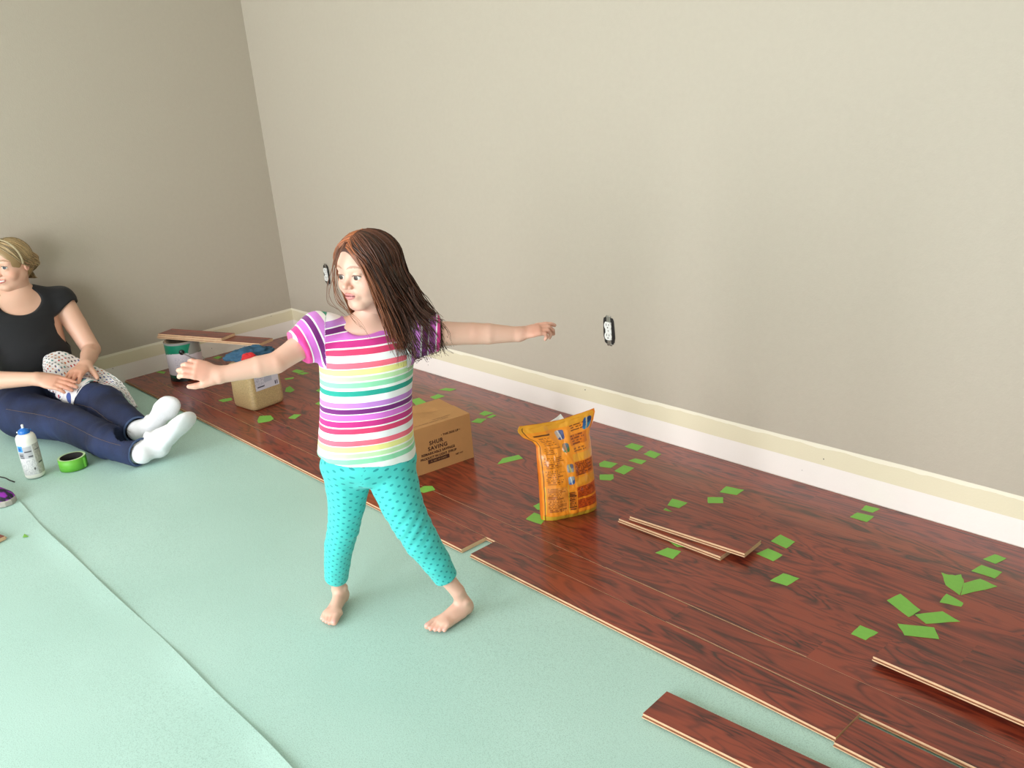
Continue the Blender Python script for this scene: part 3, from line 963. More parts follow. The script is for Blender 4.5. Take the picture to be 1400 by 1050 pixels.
v, f = lathe([(0.001, CH - 0.010), (CR * 0.72, CH - 0.010), (CR * 0.76, CH - 0.004), (CR * 0.84, CH - 0.005), (CR * 0.90, CH + 0.0015), (CR * 0.985, CH + 0.0015), (CR * 1.012, CH)], 64)
mesh_from('lid', v, f, M_metal, can_e, smooth=True)
v, f = lathe([(0.001, 0.0), (CR * 1.012, 0.0), (CR * 1.012, 0.002)], 48)
mesh_from('can_bottom', v, f[:, ::-1], M_metal, can_e)
# handle ear (black disc) and its wire bail hanging down
ea = ca - 0.10
er = np.array([math.cos(ea), math.sin(ea), 0]); et = np.array([-er[1], er[0], 0])
v, f = lathe([(0.0005, 0.005), (0.008, 0.0045), (0.0125, 0.002), (0.013, 0.0)], 24)
ear = mesh_from('handle_ear', er * CR + np.array([0, 0, 0.146]) + v[:, :1] * et + v[:, 1:2] * ZUP + v[:, 2:] * er, f, mat('black_plastic', rgb(18, 20, 20), 0.35), can_e, smooth=True)
th = np.linspace(0, np.pi, 40)
bail = np.stack([(CR + 0.006) * np.cos(ea + th), (CR + 0.006) * np.sin(ea + th), 0.146 - 0.075 * np.sin(th)], 1)
v, f = tube_mesh([(bail, 0.0014)], 6)
mesh_from('wire_handle', v, f, M_metal, can_e, smooth=True)

# ------------------------------------------------------------------ square jar of grain with a rag on top
M_jar = mat('grain_in_clear_plastic', rgb(186, 160, 116), 0.28, coat=0.5, var=0.45, vscale=170, bump=(260, 0.5))
jf, jl = on_z(348, 564, FZ), on_z(319, 555, FZ)
jx = nrm((jf - jl) * [1, 1, 0]); jy = np.array([-jx[1], jx[0], 0])
JW, JD, JH = 0.165, 0.165, 0.200
jc = jf - jx * JW / 2 + jy * JD / 2
jar_e = empty('grain_jar', (jc[0], jc[1], FZ + 0.0003), 'square clear plastic jar full of tan grain with a white label', 'jar')
jar_e.rotation_euler = (0, 0, math.atan2(jx[1], jx[0]))


def rsquare(hw, hd, r, n=10):
    out = []
    for (sx, sy, a0) in ((1, 1, 0), (-1, 1, 90), (-1, -1, 180), (1, -1, 270)):
        for k in range(n):
            a = math.radians(a0 + 90 * k / (n - 1))
            out.append((sx * (hw - r) + r * math.cos(a), sy * (hd - r) + r * math.sin(a)))
    return out


rings = [(0.90, 0.0, 0.024), (0.955, 0.003, 0.026), (0.99, 0.010, 0.026), (1.0, 0.022, 0.025), (1.0, 0.05, 0.024), (0.985, 0.10, 0.024), (0.985, 0.13, 0.024),
         (1.0, 0.17, 0.024), (0.995, 0.182, 0.026), (0.96, 0.193, 0.03), (0.86, 0.199, 0.034), (0.70, 0.200, 0.05), (0.70, 0.206, 0.057)]
V = []
for s, z, r in rings:
    V += [(x, y, z) for x, y in rsquare(s * JW / 2, s * JD / 2, r)]
n = 40
F = [(i * n + j, i * n + (j + 1) % n, (i + 1) * n + (j + 1) % n, (i + 1) * n + j) for i in range(len(rings) - 1) for j in range(n)]
F += [tuple(range(n))[::-1], tuple((len(rings) - 1) * n + j for j in range(n))]
mesh_from('jar_body', V, F, M_jar, jar_e, smooth=True)
# label on the right-hand face (local +x side)
nu, nv = 60, 40
U, Vv = np.meshgrid(np.linspace(-0.056, 0.062, nu), np.linspace(0.085, 0.155, nv), indexing='ij')
C = np.empty((nu, nv, 3)); C[:] = lin((206, 202, 214))
rowi = (Vv / 0.0032).astype(int); wd = np.sin(np.floor(U * 700) * 12.9 + rowi * 78.2) * 43758.5; wd = wd - np.floor(wd)
put((rowi % 2 == 0) & (wd < 0.5) & (U < 0.0) & (Vv > 0.104), C, (160, 158, 176))
put((np.abs(Vv - 0.099) < 0.0022) & (U < -0.012) & (U > -0.048), C, (56, 54, 72))
put((U > 0.034) & (U < 0.056) & (Vv > 0.092) & (Vv < 0.108) & (np.sin(U * 2600) > -0.2), C, (70, 66, 84))
put((U > -0.01) & (U < 0.03) & (Vv > 0.112), C, (176, 176, 192))
zz = Vv.ravel()
xo = JW / 2 * np.interp(zz, [r[1] for r in rings], [r[0] for r in rings]) + 0.0006
mesh_from('paper_label', np.stack([xo, U.ravel(), zz], 1), grid_faces(nu, nv), attr_mat('printed_paper', rough=0.5), jar_e, cols=C.reshape(-1, 3))


def blob_cloth(name, c, rx, ry, rz, seed, m, amp=0.35, nu=72, nv=40, freq=1.0, flat=0.0):
    """crumpled heap of fabric: closed wrinkled shape"""
    A, B = np.meshgrid(np.linspace(0, 2 * np.pi, nu, endpoint=False), np.linspace(0.02, np.pi - 0.02, nv), indexing='ij')
    D = np.stack([np.cos(A) * np.sin(B), np.sin(A) * np.sin(B), np.cos(B)], -1).reshape(-1, 3)
    w = vnoise(D * 0.55 * freq, seed, 2); fold = 1 - np.abs(vnoise(D * 0.8 * freq, seed + 3, 3)) * 1.5
    s = 1 + amp * (0.5 * w + 0.45 * fold)
    P = D * s[:, None] * [rx, ry, rz]
    P[:, 2] = np.maximum(P[:, 2], -flat)
    o = mesh_from(name, P, grid_faces(nu, nv, flip=True, wrap=True), m, smooth=True)
    o.location = c
    return o


M_teal = mat('blue_grey_towel', rgb(50, 86, 112), 0.9, var=0.3, vscale=70, bump=(300, 0.6))
M_red = mat('red_cloth', rgb(196, 36, 40), 0.85, var=0.15, vscale=60, bump=(300, 0.5))
rz0 = FZ + 0.2065
o = blob_cloth('rag', (jc[0] - 0.005, jc[1] + 0.004, rz0 + 0.0125), 0.084, 0.052, 0.034, 4, M_teal, amp=0.55, freq=1.5, flat=0.012)
o.rotation_euler[2] = math.atan2(SIDE[1], SIDE[0])
tag(o, 'crumpled blue-grey rag heaped on top of the grain jar', 'rag')
rq = on_plane(349, 474, jc, NH)
o = blob_cloth('red_cloth', (rq[0] + 0.075, rq[1] - 0.070, rz0 + 0.030), 0.028, 0.014, 0.022, 9, M_red, amp=0.4, freq=1.2, flat=0.017)
o.rotation_euler[2] = math.atan2(SIDE[1], SIDE[0])
tag(o, 'small bunched red cloth tucked into the blue-grey rag on the jar', 'rag')

# two planks laid across paint can and jar
zb = FZ + CH + 0.003
a, b_ = on_z(215, 459.5, zb + PT), on_z(355, 470, zb + PT)
LB = float(np.linalg.norm((b_ - a)[:2]))
RISE = 0.0
loose('long plank bridging the paint can and the rag-topped jar', LB, 0.090, (a[0], a[1], zb + 0.0004), ang(a, b_))
a2, b2 = on_z(216, 456.5, zb + 2 * PT), on_z(305, 462, zb + 2 * PT)
loose('shorter plank stacked on the plank above the paint can', float(np.linalg.norm((b2 - a2)[:2])), 0.090, (a2[0], a2[1], zb + PT + 0.0009), ang(a, b_))

# ------------------------------------------------------------------ glue bottle
M_bottle = attr_mat('white_glue_bottle', rough=0.35, coat=0.1)
gb = on_z(44, 655, 0.003) + NH * 0.030
bot_e = empty('glue_bottle', (gb[0], gb[1], 0.0035), 'white glue bottle with blue twist cap standing on the underlay by the jeans', 'bottle')
bot_e.rotation_euler = (0, 0, math.atan2(CAM[1] - gb[1], CAM[0] - gb[0]))
prof = [(0.0005, 0.0), (0.030, 0.0), (0.034, 0.002), (0.0365, 0.008)] + [(0.0365 + 0.0012 * math.sin(math.pi * t), 0.008 + 0.145 * t) for t in np.linspace(0.02, 1, 60)] + \
       [(0.0355, 0.160), (0.031, 0.168), (0.023, 0.173), (0.0165, 0.175), (0.0150, 0.1755)]
v, f = lathe(prof, 110)
ang_v = np.arctan2(v[:, 1], v[:, 0]); z = v[:, 2]
C = np.tile(lin((236, 234, 226)), (len(v), 1))
lab = (z > 0.018) & (z < 0.135) & (np.abs(ang_v) < 1.45)
put(lab, C, (222, 222, 222))
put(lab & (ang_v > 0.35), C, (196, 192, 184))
put((z > 0.112) & (z < 0.135) & (ang_v > -1.3) & (ang_v < -0.62), C, (62, 150, 222))
put((z > 0.116) & (z < 0.128) & (ang_v > -1.1) & (ang_v < -0.75), C, (30, 90, 170))
put((z > 0.085) & (z < 0.131) & (ang_v > -0.58) & (ang_v < 0.28), C, (186, 186, 190))
put((z > 0.085) & (z < 0.109) & (ang_v > -1.25) & (ang_v < -0.6), C, (150, 150, 156))
rowi = (z / 0.004).astype(int); wd = np.sin(np.floor(ang_v * 22) * 12.9 + rowi * 78.2) * 43758.5; wd = wd - np.floor(wd)
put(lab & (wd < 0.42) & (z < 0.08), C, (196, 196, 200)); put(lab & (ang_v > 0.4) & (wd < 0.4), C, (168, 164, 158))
for zz_, a0, a1 in ((0.110, -0.5, 0.2), (0.091, -0.2, 0.25), (0.097, -1.2, -0.7), (0.088, -1.1, -0.6), (0.112, 0.55, 1.2), (0.060, 0.6, 1.2)):
    put((np.abs(z - zz_) < 0.0022) & (ang_v > a0) & (ang_v < a1), C, (70, 70, 78))
put((np.abs(z - 0.040) < 0.005) & (np.abs(ang_v - 0.12) < 0.10), C, (100, 98, 100))
mesh_from('bottle_body', v * [1, 0.96, 1], f, M_bottle, bot_e, smooth=True, cols=C)
M_blue = mat('blue_cap_plastic', rgb(30, 112, 200), 0.35)
v, f = lathe([(0.0205, 0.1745), (0.0205, 0.180), (0.0190, 0.186), (0.0175, 0.188), (0.0120, 0.191), (0.0085, 0.1925), (0.0080, 0.196)], 48)
v[:, :2] *= (1 + 0.02 * np.cos(16 * np.arctan2(v[:, 1], v[:, 0])))[:, None]
mesh_from('cap', v, f, M_blue, bot_e, smooth=True)
v, f = lathe([(0.0050, 0.193), (0.0045, 0.199), (0.0036, 0.201), (0.0046, 0.203), (0.0046, 0.206), (0.0030, 0.2085), (0.0004, 0.209)], 24)
mesh_from('nozzle_tip', v, f, M_oplast, bot_e, smooth=True)
for s in (-1, 1):
    v, f = lathe([(0.0003, 0.004), (0.003, 0.003), (0.0035, 0.0)], 12)
    mesh_from('cap_lug', np.stack([v[:, 0], s * (0.0205 + v[:, 2]), 0.1825 + v[:, 1]], 1), f, M_oplast if s < 0 else M_blue, bot_e, smooth=True)

# ------------------------------------------------------------------ roll of green tape lying on the underlay
tr = on_z(94, 646, 0.003) + NH * 0.048
roll_e = empty('tape_roll', (tr[0], tr[1], 0.0035), 'roll of green painter\'s tape lying flat on the underlay beside the glue bottle', 'tape roll')
TR, TH = 0.050, 0.045
v, f = lathe([(TR - 0.008, 0.0), (TR, 0.0005), (TR + 0.0004, TH * 0.5), (TR, TH - 0.0005), (TR - 0.008, TH)], 72)
M_roll = mat('green_tape_roll', rgb(104, 182, 58), 0.5, var=0.05, vscale=60)
mesh_from('tape_winding', v, f, M_roll, roll_e, smooth=True)
v, f = lathe([(TR - 0.008, TH), (TR - 0.0095, TH), (TR - 0.0110, TH), (TR - 0.0112, 0.0), (TR - 0.008, 0.0)], 72)
mesh_from('cardboard_core', v, f, mat('shaded_core', rgb(34, 30, 30), 0.8), roll_e, smooth=True)  # core coloured dark: shade inside the roll's hole is painted in
v, f = lathe([(TR - 0.0082, TH + 0.0003), (TR - 0.0005, TH + 0.0003)], 72)
mesh_from('side_edge', v, f[:, ::-1], mat('pale_tape_edge', rgb(196, 222, 170), 0.6), roll_e)
ta = ca + 0.9
tv = [(TR * math.cos(ta + q * 0.01), TR * math.sin(ta + q * 0.01), 0) for q in range(1)]
q0 = np.array([math.cos(ta), math.sin(ta), 0]); q1 = np.array([-q0[1], q0[0], 0])
V = [q0 * (TR + o_) + q1 * s + ZUP * z_ for (o_, s, z_) in ((0.0005, 0, 0.003), (0.004, 0.006, 0.004), (0.003, 0.009, 0.024), (0.005, 0.007, 0.042), (0.0005, 0, 0.042))]
mesh_from('loose_tape_end', V + [p + q0 * 0.0006 for p in V], [(0, 1, 2, 3, 4), (9, 8, 7, 6, 5)] + [(i, i + 5, (i + 1) % 5 + 5, (i + 1) % 5) for i in range(5)], M_roll, roll_e)

# ------------------------------------------------------------------ shoe and black cord at the left edge
sh0 = on_z(19, 689, 0.004)
# the shoe lies with its toe towards the camera side, heel out of the picture
shoe_dir = nrm(np.array([-SIDE[0], -SIDE[1], 0]) * 0.96 + NH * 0.28)       # from toe to heel
shoe_e = empty('shoe', tuple(sh0), 'purple and black patterned sneaker with grey sole on the green underlay', 'shoe')
sdv = np.array([-shoe_dir[1], shoe_dir[0], 0])
SL = 0.23
tt = np.linspace(0, 1, 46)
wid = np.interp(tt, [0, 0.04, 0.12, 0.3, 0.5, 0.75, 0.93, 1], [0.006, 0.024, 0.036, 0.042, 0.038, 0.033, 0.028, 0.008])
hgt = np.interp(tt, [0, 0.04, 0.15, 0.35, 0.5, 0.62, 0.8, 0.95, 1], [0.012, 0.026, 0.040, 0.055, 0.078, 0.088, 0.082, 0.092, 0.07])
nA = 36
Vs, Cs, Vo = [], [], []
for t, w_, h_ in zip(tt, wid, hgt):
    for k in range(nA):
        a = math.pi * k / (nA - 1)
        x = w_ * math.cos(a); zq = 0.018 + (h_ - 0.012) * math.sin(a) ** 0.75
        Vs.append(shoe_dir * SL * t + sdv * x + ZUP * zq)
        q = math.sin(t * 34 + 3 * math.cos(a * 2)) + math.sin(a * 5 + t * 17)
        Cs.append(lin((150, 40, 176)) if q > 0.45 else (lin((96, 40, 130)) if q > 0.1 else lin((34, 26, 48))))
mesh_from('upper', Vs, grid_faces(46, nA), attr_mat('shoe_fabric', rough=0.7), shoe_e, smooth=True, cols=np.array(Cs))
V = []
for zq, sc in ((0.0, 0.97), (0.003, 1.03), (0.018, 1.04), (0.022, 0.98)):
    for t, w_ in zip(tt, wid): V.append(shoe_dir * (SL * t + (0.004 * (sc - 1) * 20 if t > 0.5 else -0.004 * (sc - 1) * 20)) + sdv * (w_ + 0.002) * sc + ZUP * zq)
    for t, w_ in list(zip(tt, wid))[::-1]: V.append(shoe_dir * SL * t - sdv * (w_ + 0.002) * sc + ZUP * zq)
n = 92
F = [(i * n + j, i * n + (j + 1) % n, (i + 1) * n + (j + 1) % n, (i + 1) * n + j) for i in range(3) for j in range(n)] + [tuple(range(n))[::-1], tuple(range(3 * n, 4 * n))]
mesh_from('sole', V, F, mat('shoe_sole_grey', rgb(172, 168, 160), 0.6), shoe_e)
pts = [on_z(20, 659, 0.0075), on_z(13, 656.5, 0.011), on_z(5, 653, 0.012), on_z(-12, 652, 0.009), on_z(-40, 660, 0.006), on_z(-70, 664, 0.006)]
v, f = tube_mesh([(spline(pts, 40), 0.0024)], 8)
tag(mesh_from('cord', v, f, mat('black_cord', rgb(22, 22, 24), 0.5), smooth=True), 'thin black cord lying on the underlay between shoe and glue bottle', 'cord')

# ------------------------------------------------------------------ implicit-surface body modelling
def smin(a, b, k):
    h = np.clip(0.5 + 0.5 * (b - a) / k, 0, 1)
    return b + (a - b) * h - k * h * (1 - h)


class Sdf:
    def __init__(self):
        self.ops = []

    def _add(self, fn, c, r, k, mode):
        self.ops.append((fn, np.asarray(c, float), float(r), k, mode)); return self

    def cone(self, a, b, ra, rb, k=0.01, mode='add'):
        a, b = np.asarray(a, float), np.asarray(b, float)
        ba = b - a; L2 = max(ba @ ba, 1e-12)

        def fn(p):
            t = np.clip(((p - a) @ ba) / L2, 0, 1)
            d = p - a - t[:, None] * ba
            return np.sqrt((d * d).sum(1)) - (ra + (rb - ra) * t)
        return self._add(fn, (a + b) / 2, np.linalg.norm(ba) / 2 + max(ra, rb), k, mode)

    def chain(self, pts, rad, k=0.01):
        for i in range(len(pts) - 1): self.cone(pts[i], pts[i + 1], rad[i], rad[i + 1], k)
        return self

    def ell(self, c, r, R=None, k=0.01, mode='add'):
        c = np.asarray(c, float); r = np.asarray(r, float); R = np.eye(3) if R is None else np.asarray(R, float)   # columns = axes

        def fn(p):
            q = (p - c) @ R
            k0 = np.sqrt(((q / r) ** 2).sum(1)); k1 = np.sqrt(((q / r ** 2) ** 2).sum(1))
            return np.where(k1 > 1e-9, k0 * (k0 - 1) / np.maximum(k1, 1e-9), -r.min())
        return self._add(fn, c, r.max(), k, mode)

    def tube(self, pts, rx, ry, side, k=0.01, mode='add', cap=0.02, e=2.0):
        """bent elliptical trunk: centre line points, half width along `side`, half depth across it"""
        P = np.asarray(pts, float); seg = np.linalg.norm(np.diff(P, axis=0), axis=1); S = np.concatenate([[0], np.cumsum(seg)])
        ax = nrm(P[-1] - P[0]); sd = nrm(side - ax * (side @ ax)); dp = np.cross(ax, sd)
        Pt = (P - P[0]) @ ax

        def fn(p):
            t = (p - P[0]) @ ax
            tc = np.clip(t, Pt[0], Pt[-1])
            c = np.stack([np.interp(tc, Pt, P[:, i]) for i in range(3)], 1)
            a = np.interp(tc, Pt, rx); b = np.interp(tc, Pt, ry)
            d = p - c
            u, v = d @ sd, d @ dp
            rho = (np.abs(u / a) ** e + np.abs(v / b) ** e) ** (1 / e)
            rad = (rho - 1) * np.minimum(a, b)
            over = np.abs(t - tc)
            return np.where(over > 0, np.sqrt(np.maximum(rad + cap, 0) ** 2 + over ** 2) - cap + np.minimum(rad + cap, 0), rad)
        return self._add(fn, P.mean(0), np.linalg.norm(P - P.mean(0), axis=1).max() + max(max(rx), max(ry)), k, mode)

    def cut(self, p0, n, k=0.002):
        """drop everything on the +n side of a plane"""
        p0 = np.asarray(p0, float); n = nrm(n)
        return self._add(lambda p: -((p - p0) @ n), p0, 1e9, k, 'sub')

    def ball_cut(self, c, r, p0, n, k=0.002):
        """plane cut that acts only inside a ball (to trim one cuff and leave the other leg alone)"""
        p0 = np.asarray(p0, float); n = nrm(n); c = np.asarray(c, float)
        return self._add(lambda p: np.maximum(-((p - p0) @ n), np.sqrt(((p - c) ** 2).sum(1)) - r), c, r, k, 'sub')

    def __call__(self, p):
        lo, hi = p.min(0), p.max(0); c = (lo + hi) / 2; r = np.linalg.norm(hi - lo) / 2
        d = np.full(len(p), 0.25)
        for fn, oc, orad, k, mode in self.ops:
            if orad < 1e8 and np.linalg.norm(c - oc) - orad - r > k + 0.03: continue
            v = fn(p)
            if mode == 'add': d = smin(d, v, k)
            else: d = -smin(-d, v, k)
        return d


EDGES = [(0, 1), (2, 3), (4, 5), (6, 7), (0, 2), (1, 3), (4, 6), (5, 7), (0, 4), (1, 5), (2, 6), (3, 7)]
CORN = np.array([(i, j, k) for k in (0, 1) for j in (0, 1) for i in (0, 1)])


def sdf_mesh(f, lo, hi, h, keep=None):
    """surface nets on the blocks that touch the surface"""
    B = 12
    lo = np.asarray(lo, float)
    nb = np.ceil((np.asarray(hi) - lo) / (h * B)).astype(int)
    I = np.stack(np.meshgrid(*[np.arange(n) for n in nb], indexing='ij'), -1).reshape(-1, 3)
    C = lo + (I + 0.5) * h * B
    d = np.concatenate([f(C[s:s + 1]) if False else f(C[s:s + 8]) for s in range(0, len(C), 8)])
    act = I[np.abs(d) < h * B * 0.87 * 1.5 + 0.012]
    g = np.stack(np.meshgrid(*[np.arange(B + 1)] * 3, indexing='ij'), -1).reshape(-1, 3)
    N = (nb * B + 3).astype(np.int64)
    key = lambda c: (c[..., 0] + 1) * (N[1] * N[2]) + (c[..., 1] + 1) * N[2] + (c[..., 2] + 1)
    vk, vp, qs = [], [], []
    for bi in act:
        base = bi * B
        P = lo + (base + g) * h
        val = f(P).reshape((B + 1,) * 3)
        s = val < 0
        if s.all() or not s.any(): continue
        cs = [s[i:B + i, j:B + j, k:B + k] for i, j, k in CORN]
        tot = sum(c.astype(np.int8) for c in cs)
        cells = np.argwhere((tot > 0) & (tot < 8))
        if len(cells):
            cv = np.stack([val[cells[:, 0] + i, cells[:, 1] + j, cells[:, 2] + k] for i, j, k in CORN], 1)
            acc = np.zeros((len(cells), 3)); cnt = np.zeros(len(cells))
            for a, b in EDGES:
                m = (cv[:, a] < 0) != (cv[:, b] < 0)
                t = np.where(m, cv[:, a] / np.where(m, cv[:, a] - cv[:, b], 1), 0)
                acc += m[:, None] * (CORN[a] + t[:, None] * (CORN[b] - CORN[a])); cnt += m
            vk.append(key(cells + base)); vp.append(lo + (cells + base + acc / cnt[:, None]) * h)
        for ax in range(3):
            o1, o2 = (ax + 1) % 3, (ax + 2) % 3
            e = np.zeros(3, int); e[ax] = 1
            A = s[:B, :B, :B]; Bq = s[e[0]:B + e[0], e[1]:B + e[1], e[2]:B + e[2]]
            ed = np.argwhere(A != Bq)
            if not len(ed): continue
            neg = A[ed[:, 0], ed[:, 1], ed[:, 2]]
            gidx = ed + base
            u1 = np.zeros(3, int); u1[o1] = 1; u2 = np.zeros(3, int); u2[o2] = 1
            q = np.stack([key(gidx - u1 - u2), key(gidx - u2), key(gidx), key(gidx - u1)], 1)
            q[~neg] = q[~neg][:, ::-1]
            qs.append(q)
    vk = np.concatenate(vk); vp = np.concatenate(vp); qs = np.concatenate(qs)
    o = np.argsort(vk); vk = vk[o]; vp = vp[o]
    idx = np.searchsorted(vk, qs); idx = np.minimum(idx, len(vk) - 1)
    ok = (vk[idx] == qs).all(1)
    F = idx[ok]
    # one light smoothing pass
    for lam in (0.5, -0.52, 0.5, -0.52, 0.4):
        acc = np.zeros_like(vp); cnt = np.zeros(len(vp))
        for a in range(4):
            b = (a + 1) % 4
            np.add.at(acc, F[:, a], vp[F[:, b]]); np.add.at(acc, F[:, b], vp[F[:, a]])
            np.add.at(cnt, F[:, a], 1); np.add.at(cnt, F[:, b], 1)
        vp = vp + lam * (acc / np.maximum(cnt, 1)[:, None] - vp) * (cnt > 0)[:, None]
    if keep is not None:
        kv = keep(vp); F = F[kv[F].all(1)]
        used = np.unique(F); mp = np.full(len(vp), -1); mp[used] = np.arange(len(used)); vp = vp[used]; F = mp[F]
    return vp, F


def merge(parts):
    V, F, C, off = [], [], [], 0
    for v, f, c in parts:
        V.append(v); F.append(f + off); C.append(c); off += len(v)
    return np.concatenate(V), np.concatenate(F), np.concatenate(C)


# ---- head: x to the person's left, y to the front, z up; unit = head height (chin to crown)
class Head:
    def __init__(self, c, Rm, H, child=True, gaze=(0, 1, 0), iris=(70, 46, 34), skin=(226, 178, 150), brow=(120, 80, 56), lip=(196, 110, 108), smile=0.0, teeth=False):
        self.c = np.asarray(c, float); self.R = np.asarray(Rm, float); self.H = H
        self.child = child; self.gaze = nrm(gaze); self.iris = iris; self.skin = skin; self.brow = brow; self.lip = lip
        self.smile = smile; self.teeth = teeth
        self.ez = -0.045 if child else 0.0
        self.ex = 0.138 if child else 0.140
        self.er = 0.066 if child else 0.062
        self.ey = 0.280 if child else 0.285
        self.mz = -0.285 if child else -0.275

    def w(self, *p):
        return self.c + self.R @ (np.array(p) * self.H)

    def loc(self, P):
        return (P - self.c) @ self.R / self.H

    def build(self, S, ears=True):
        H, R = self.H, self.R
        E = lambda c, r, k=0.03, mode='add', Rr=None: S.ell(self.w(*c), np.array(r) * H, R if Rr is None else R @ Rr, k * H, mode)
        Cn = lambda a, b, ra, rb, k=0.03, mode='add': S.cone(self.w(*a), self.w(*b), ra * H, rb * H, k * H, mode)
        ch = self.child; mz = self.mz; ez = self.ez; ex = self.ex
        E((0, -0.05, 0.11), (0.355, 0.425, 0.385) if ch else (0.345, 0.43, 0.385))
        E((0, 0.06, -0.14), (0.285, 0.275, 0.33) if ch else (0.275, 0.29, 0.34), 0.10)
        for s in (-1, 1):
            Cn((s * 0.20, -0.02, -0.20), (s * 0.06, 0.20, -0.40), 0.10, 0.085, 0.10)
            E((s * 0.165, 0.205, -0.16), (0.125, 0.11, 0.12) if ch else (0.11, 0.10, 0.10), 0.08)
        E((0, 0.235, -0.415), (0.095, 0.085, 0.075), 0.07)
        E((0, 0.285, 0.085), (0.22, 0.075, 0.07), 0.08)                    # brow
        for s in (-1, 1):
            E((s * ex, 0.375, ez), (0.075, 0.055, 0.050), 0.045, 'sub')     # socket
        Cn((0, 0.315, ez + 0.04), (0, 0.395 if ch else 0.425, mz + 0.135), 0.030, 0.040 if ch else 0.043, 0.045)   # bridge to tip
        E((0, 0.405 if ch else 0.43, mz + 0.128), (0.046, 0.04, 0.038), 0.025)
        for s in (-1, 1):
            E((s * 0.052, 0.365 if ch else 0.375, mz + 0.115), (0.030, 0.036, 0.028), 0.018)
            E((s * 0.026, 0.385 if ch else 0.40, mz + 0.092), (0.012, 0.016, 0.012), 0.008, 'sub')
        # mouth
        E((0, 0.285, mz), (0.12, 0.085, 0.085), 0.05)
        lw = 0.088 + 0.03 * self.smile
        for s in (-1, 0, 1):
            E((s * lw * 0.5, 0.352 - 0.016 * abs(s), mz + 0.022 - 0.004 * abs(s) + self.smile * 0.012 * abs(s)), (lw * 0.56, 0.034, 0.020), 0.012)
            E((s * lw * 0.42, 0.346 - 0.014 * abs(s), mz - 0.026 + 0.006 * abs(s) + self.smile * 0.012 * abs(s)), (lw * 0.52, 0.036, 0.024), 0.012)
        E((0, 0.392, mz - 0.002 + self.smile * 0.006), (lw * 0.95, 0.03, 0.0055), 0.006, 'sub')
        # eyes
        for s in (-1, 1):
            E((s * ex, self.ey, ez), (self.er,) * 3, 0.006)
            # lids
            E((s * ex, self.ey + 0.004, ez + self.er * 0.70), (self.er * 1.12, self.er * 1.0, self.er * 0.42), 0.010)
            E((s * ex, self.ey - 0.004, ez - self.er * 0.78), (self.er * 1.08, self.er * 0.95, self.er * 0.36), 0.012)
        if ears:
            for s in (-1, 1):
                E((s * 0.362 if ch else s * 0.345, -0.06, -0.03), (0.028, 0.065, 0.10), 0.02)
                E((s * 0.392 if ch else s * 0.375, -0.05, -0.03), (0.02, 0.035, 0.06), 0.015, 'sub')
        return S

    def color(self, P):
        q = self.loc(P)
        C = np.tile(lin(self.skin), (len(P), 1))

        def blend(w, c):
            nonlocal C
            w = np.clip(w, 0, 1)[:, None]
            C = C * (1 - w) + lin(c) * w
        g = lambda c, r: np.exp(-(((q - c) / r) ** 2).sum(1))
        ex, ez, mz = self.ex, self.ez, self.mz
        sk = np.array(self.skin, float)
        for s in (-1, 1):
            blend(0.40 * g((s * 0.19, 0.28, -0.15), (0.13, 0.2, 0.10)), sk * (1.0, 0.82, 0.78))
            blend(0.35 * g((s * 0.37, -0.05, -0.03), (0.05, 0.09, 0.12)), sk * (1.0, 0.76, 0.70))
        blend(0.35 * g((0, 0.43, mz + 0.13), (0.06, 0.08, 0.05)), sk * (1.0, 0.80, 0.76))
        front = q[:, 1] > 0.22
        # brows
        for s in (-1, 1):
            xx = s * q[:, 0]
            zc = ez + 0.135 + 0.030 * (1 - ((xx - ex) / 0.10) ** 2) - 0.02
            th = 0.016 * np.clip(1 - ((xx - ex) / 0.115) ** 2, 0, 1)
            blend(front * (np.abs(q[:, 2] - zc) < th) * 0.75, self.brow)
        # lips
        lw = 0.098 + 0.03 * self.smile
        xr = np.abs(q[:, 0]) / lw
        up = mz + 0.040 * np.sqrt(np.clip(1 - xr ** 2, 0, 1)) * (1 - 0.12 * (xr < 0.15)) + self.smile * 0.014 * xr ** 2
        dn = mz - 0.052 * np.sqrt(np.clip(1 - xr ** 2, 0, 1)) + self.smile * 0.014 * xr ** 2
        lip = front & (xr < 1) & (q[:, 2] < up) & (q[:, 2] > dn) & (q[:, 1] > 0.25)
        blend(lip * 0.85, self.lip)
        ml = mz - 0.002 + self.smile * 0.020 * xr ** 2
        if self.teeth:
            blend(front & (xr < 0.86) & (np.abs(q[:, 2] - ml) < 0.013), (236, 230, 222))
        else:
            blend(front & (xr < 0.97) & (np.abs(q[:, 2] - ml) < 0.0075), (110, 46, 48))
        blend(0.8 * sum(g((s * 0.026, 0.385, mz + 0.092), (0.013, 0.03, 0.011)) for s in (-1, 1)), (110, 56, 46))
        # eyes
        for s in (-1, 1):
            ec = np.array([s * ex, self.ey, ez])
            d = q - ec; rr = np.linalg.norm(d, axis=1); dn_ = d / np.maximum(rr, 1e-9)[:, None]
            on = (rr < self.er * 1.035) & (d[:, 1] > self.er * 0.3)
            opening = (d[:, 2] < self.er * 0.40 * np.sqrt(np.clip(1 - (d[:, 0] / (self.er * 1.0)) ** 2, 0, 1))) & (d[:, 2] > -self.er * 0.50 * np.sqrt(np.clip(1 - (d[:, 0] / self.er) ** 2, 0, 1)))
            eye = on & opening
            blend(eye * 1.0, (226, 220, 214))
            ga = dn_ @ self.gaze
            blend(eye & (ga > math.cos(0.66)), self.iris)
            blend(eye & (ga > math.cos(0.30)), (16, 12, 12))
            # lash line
            ring = (np.abs(d[:, 2] - self.er * 0.46 * np.sqrt(np.clip(1 - (d[:, 0] / (self.er * 1.05)) ** 2, 0, 1))) < self.er * 0.13) & (np.abs(d[:, 0]) < self.er) & (d[:, 1] > 0.2 * self.er)
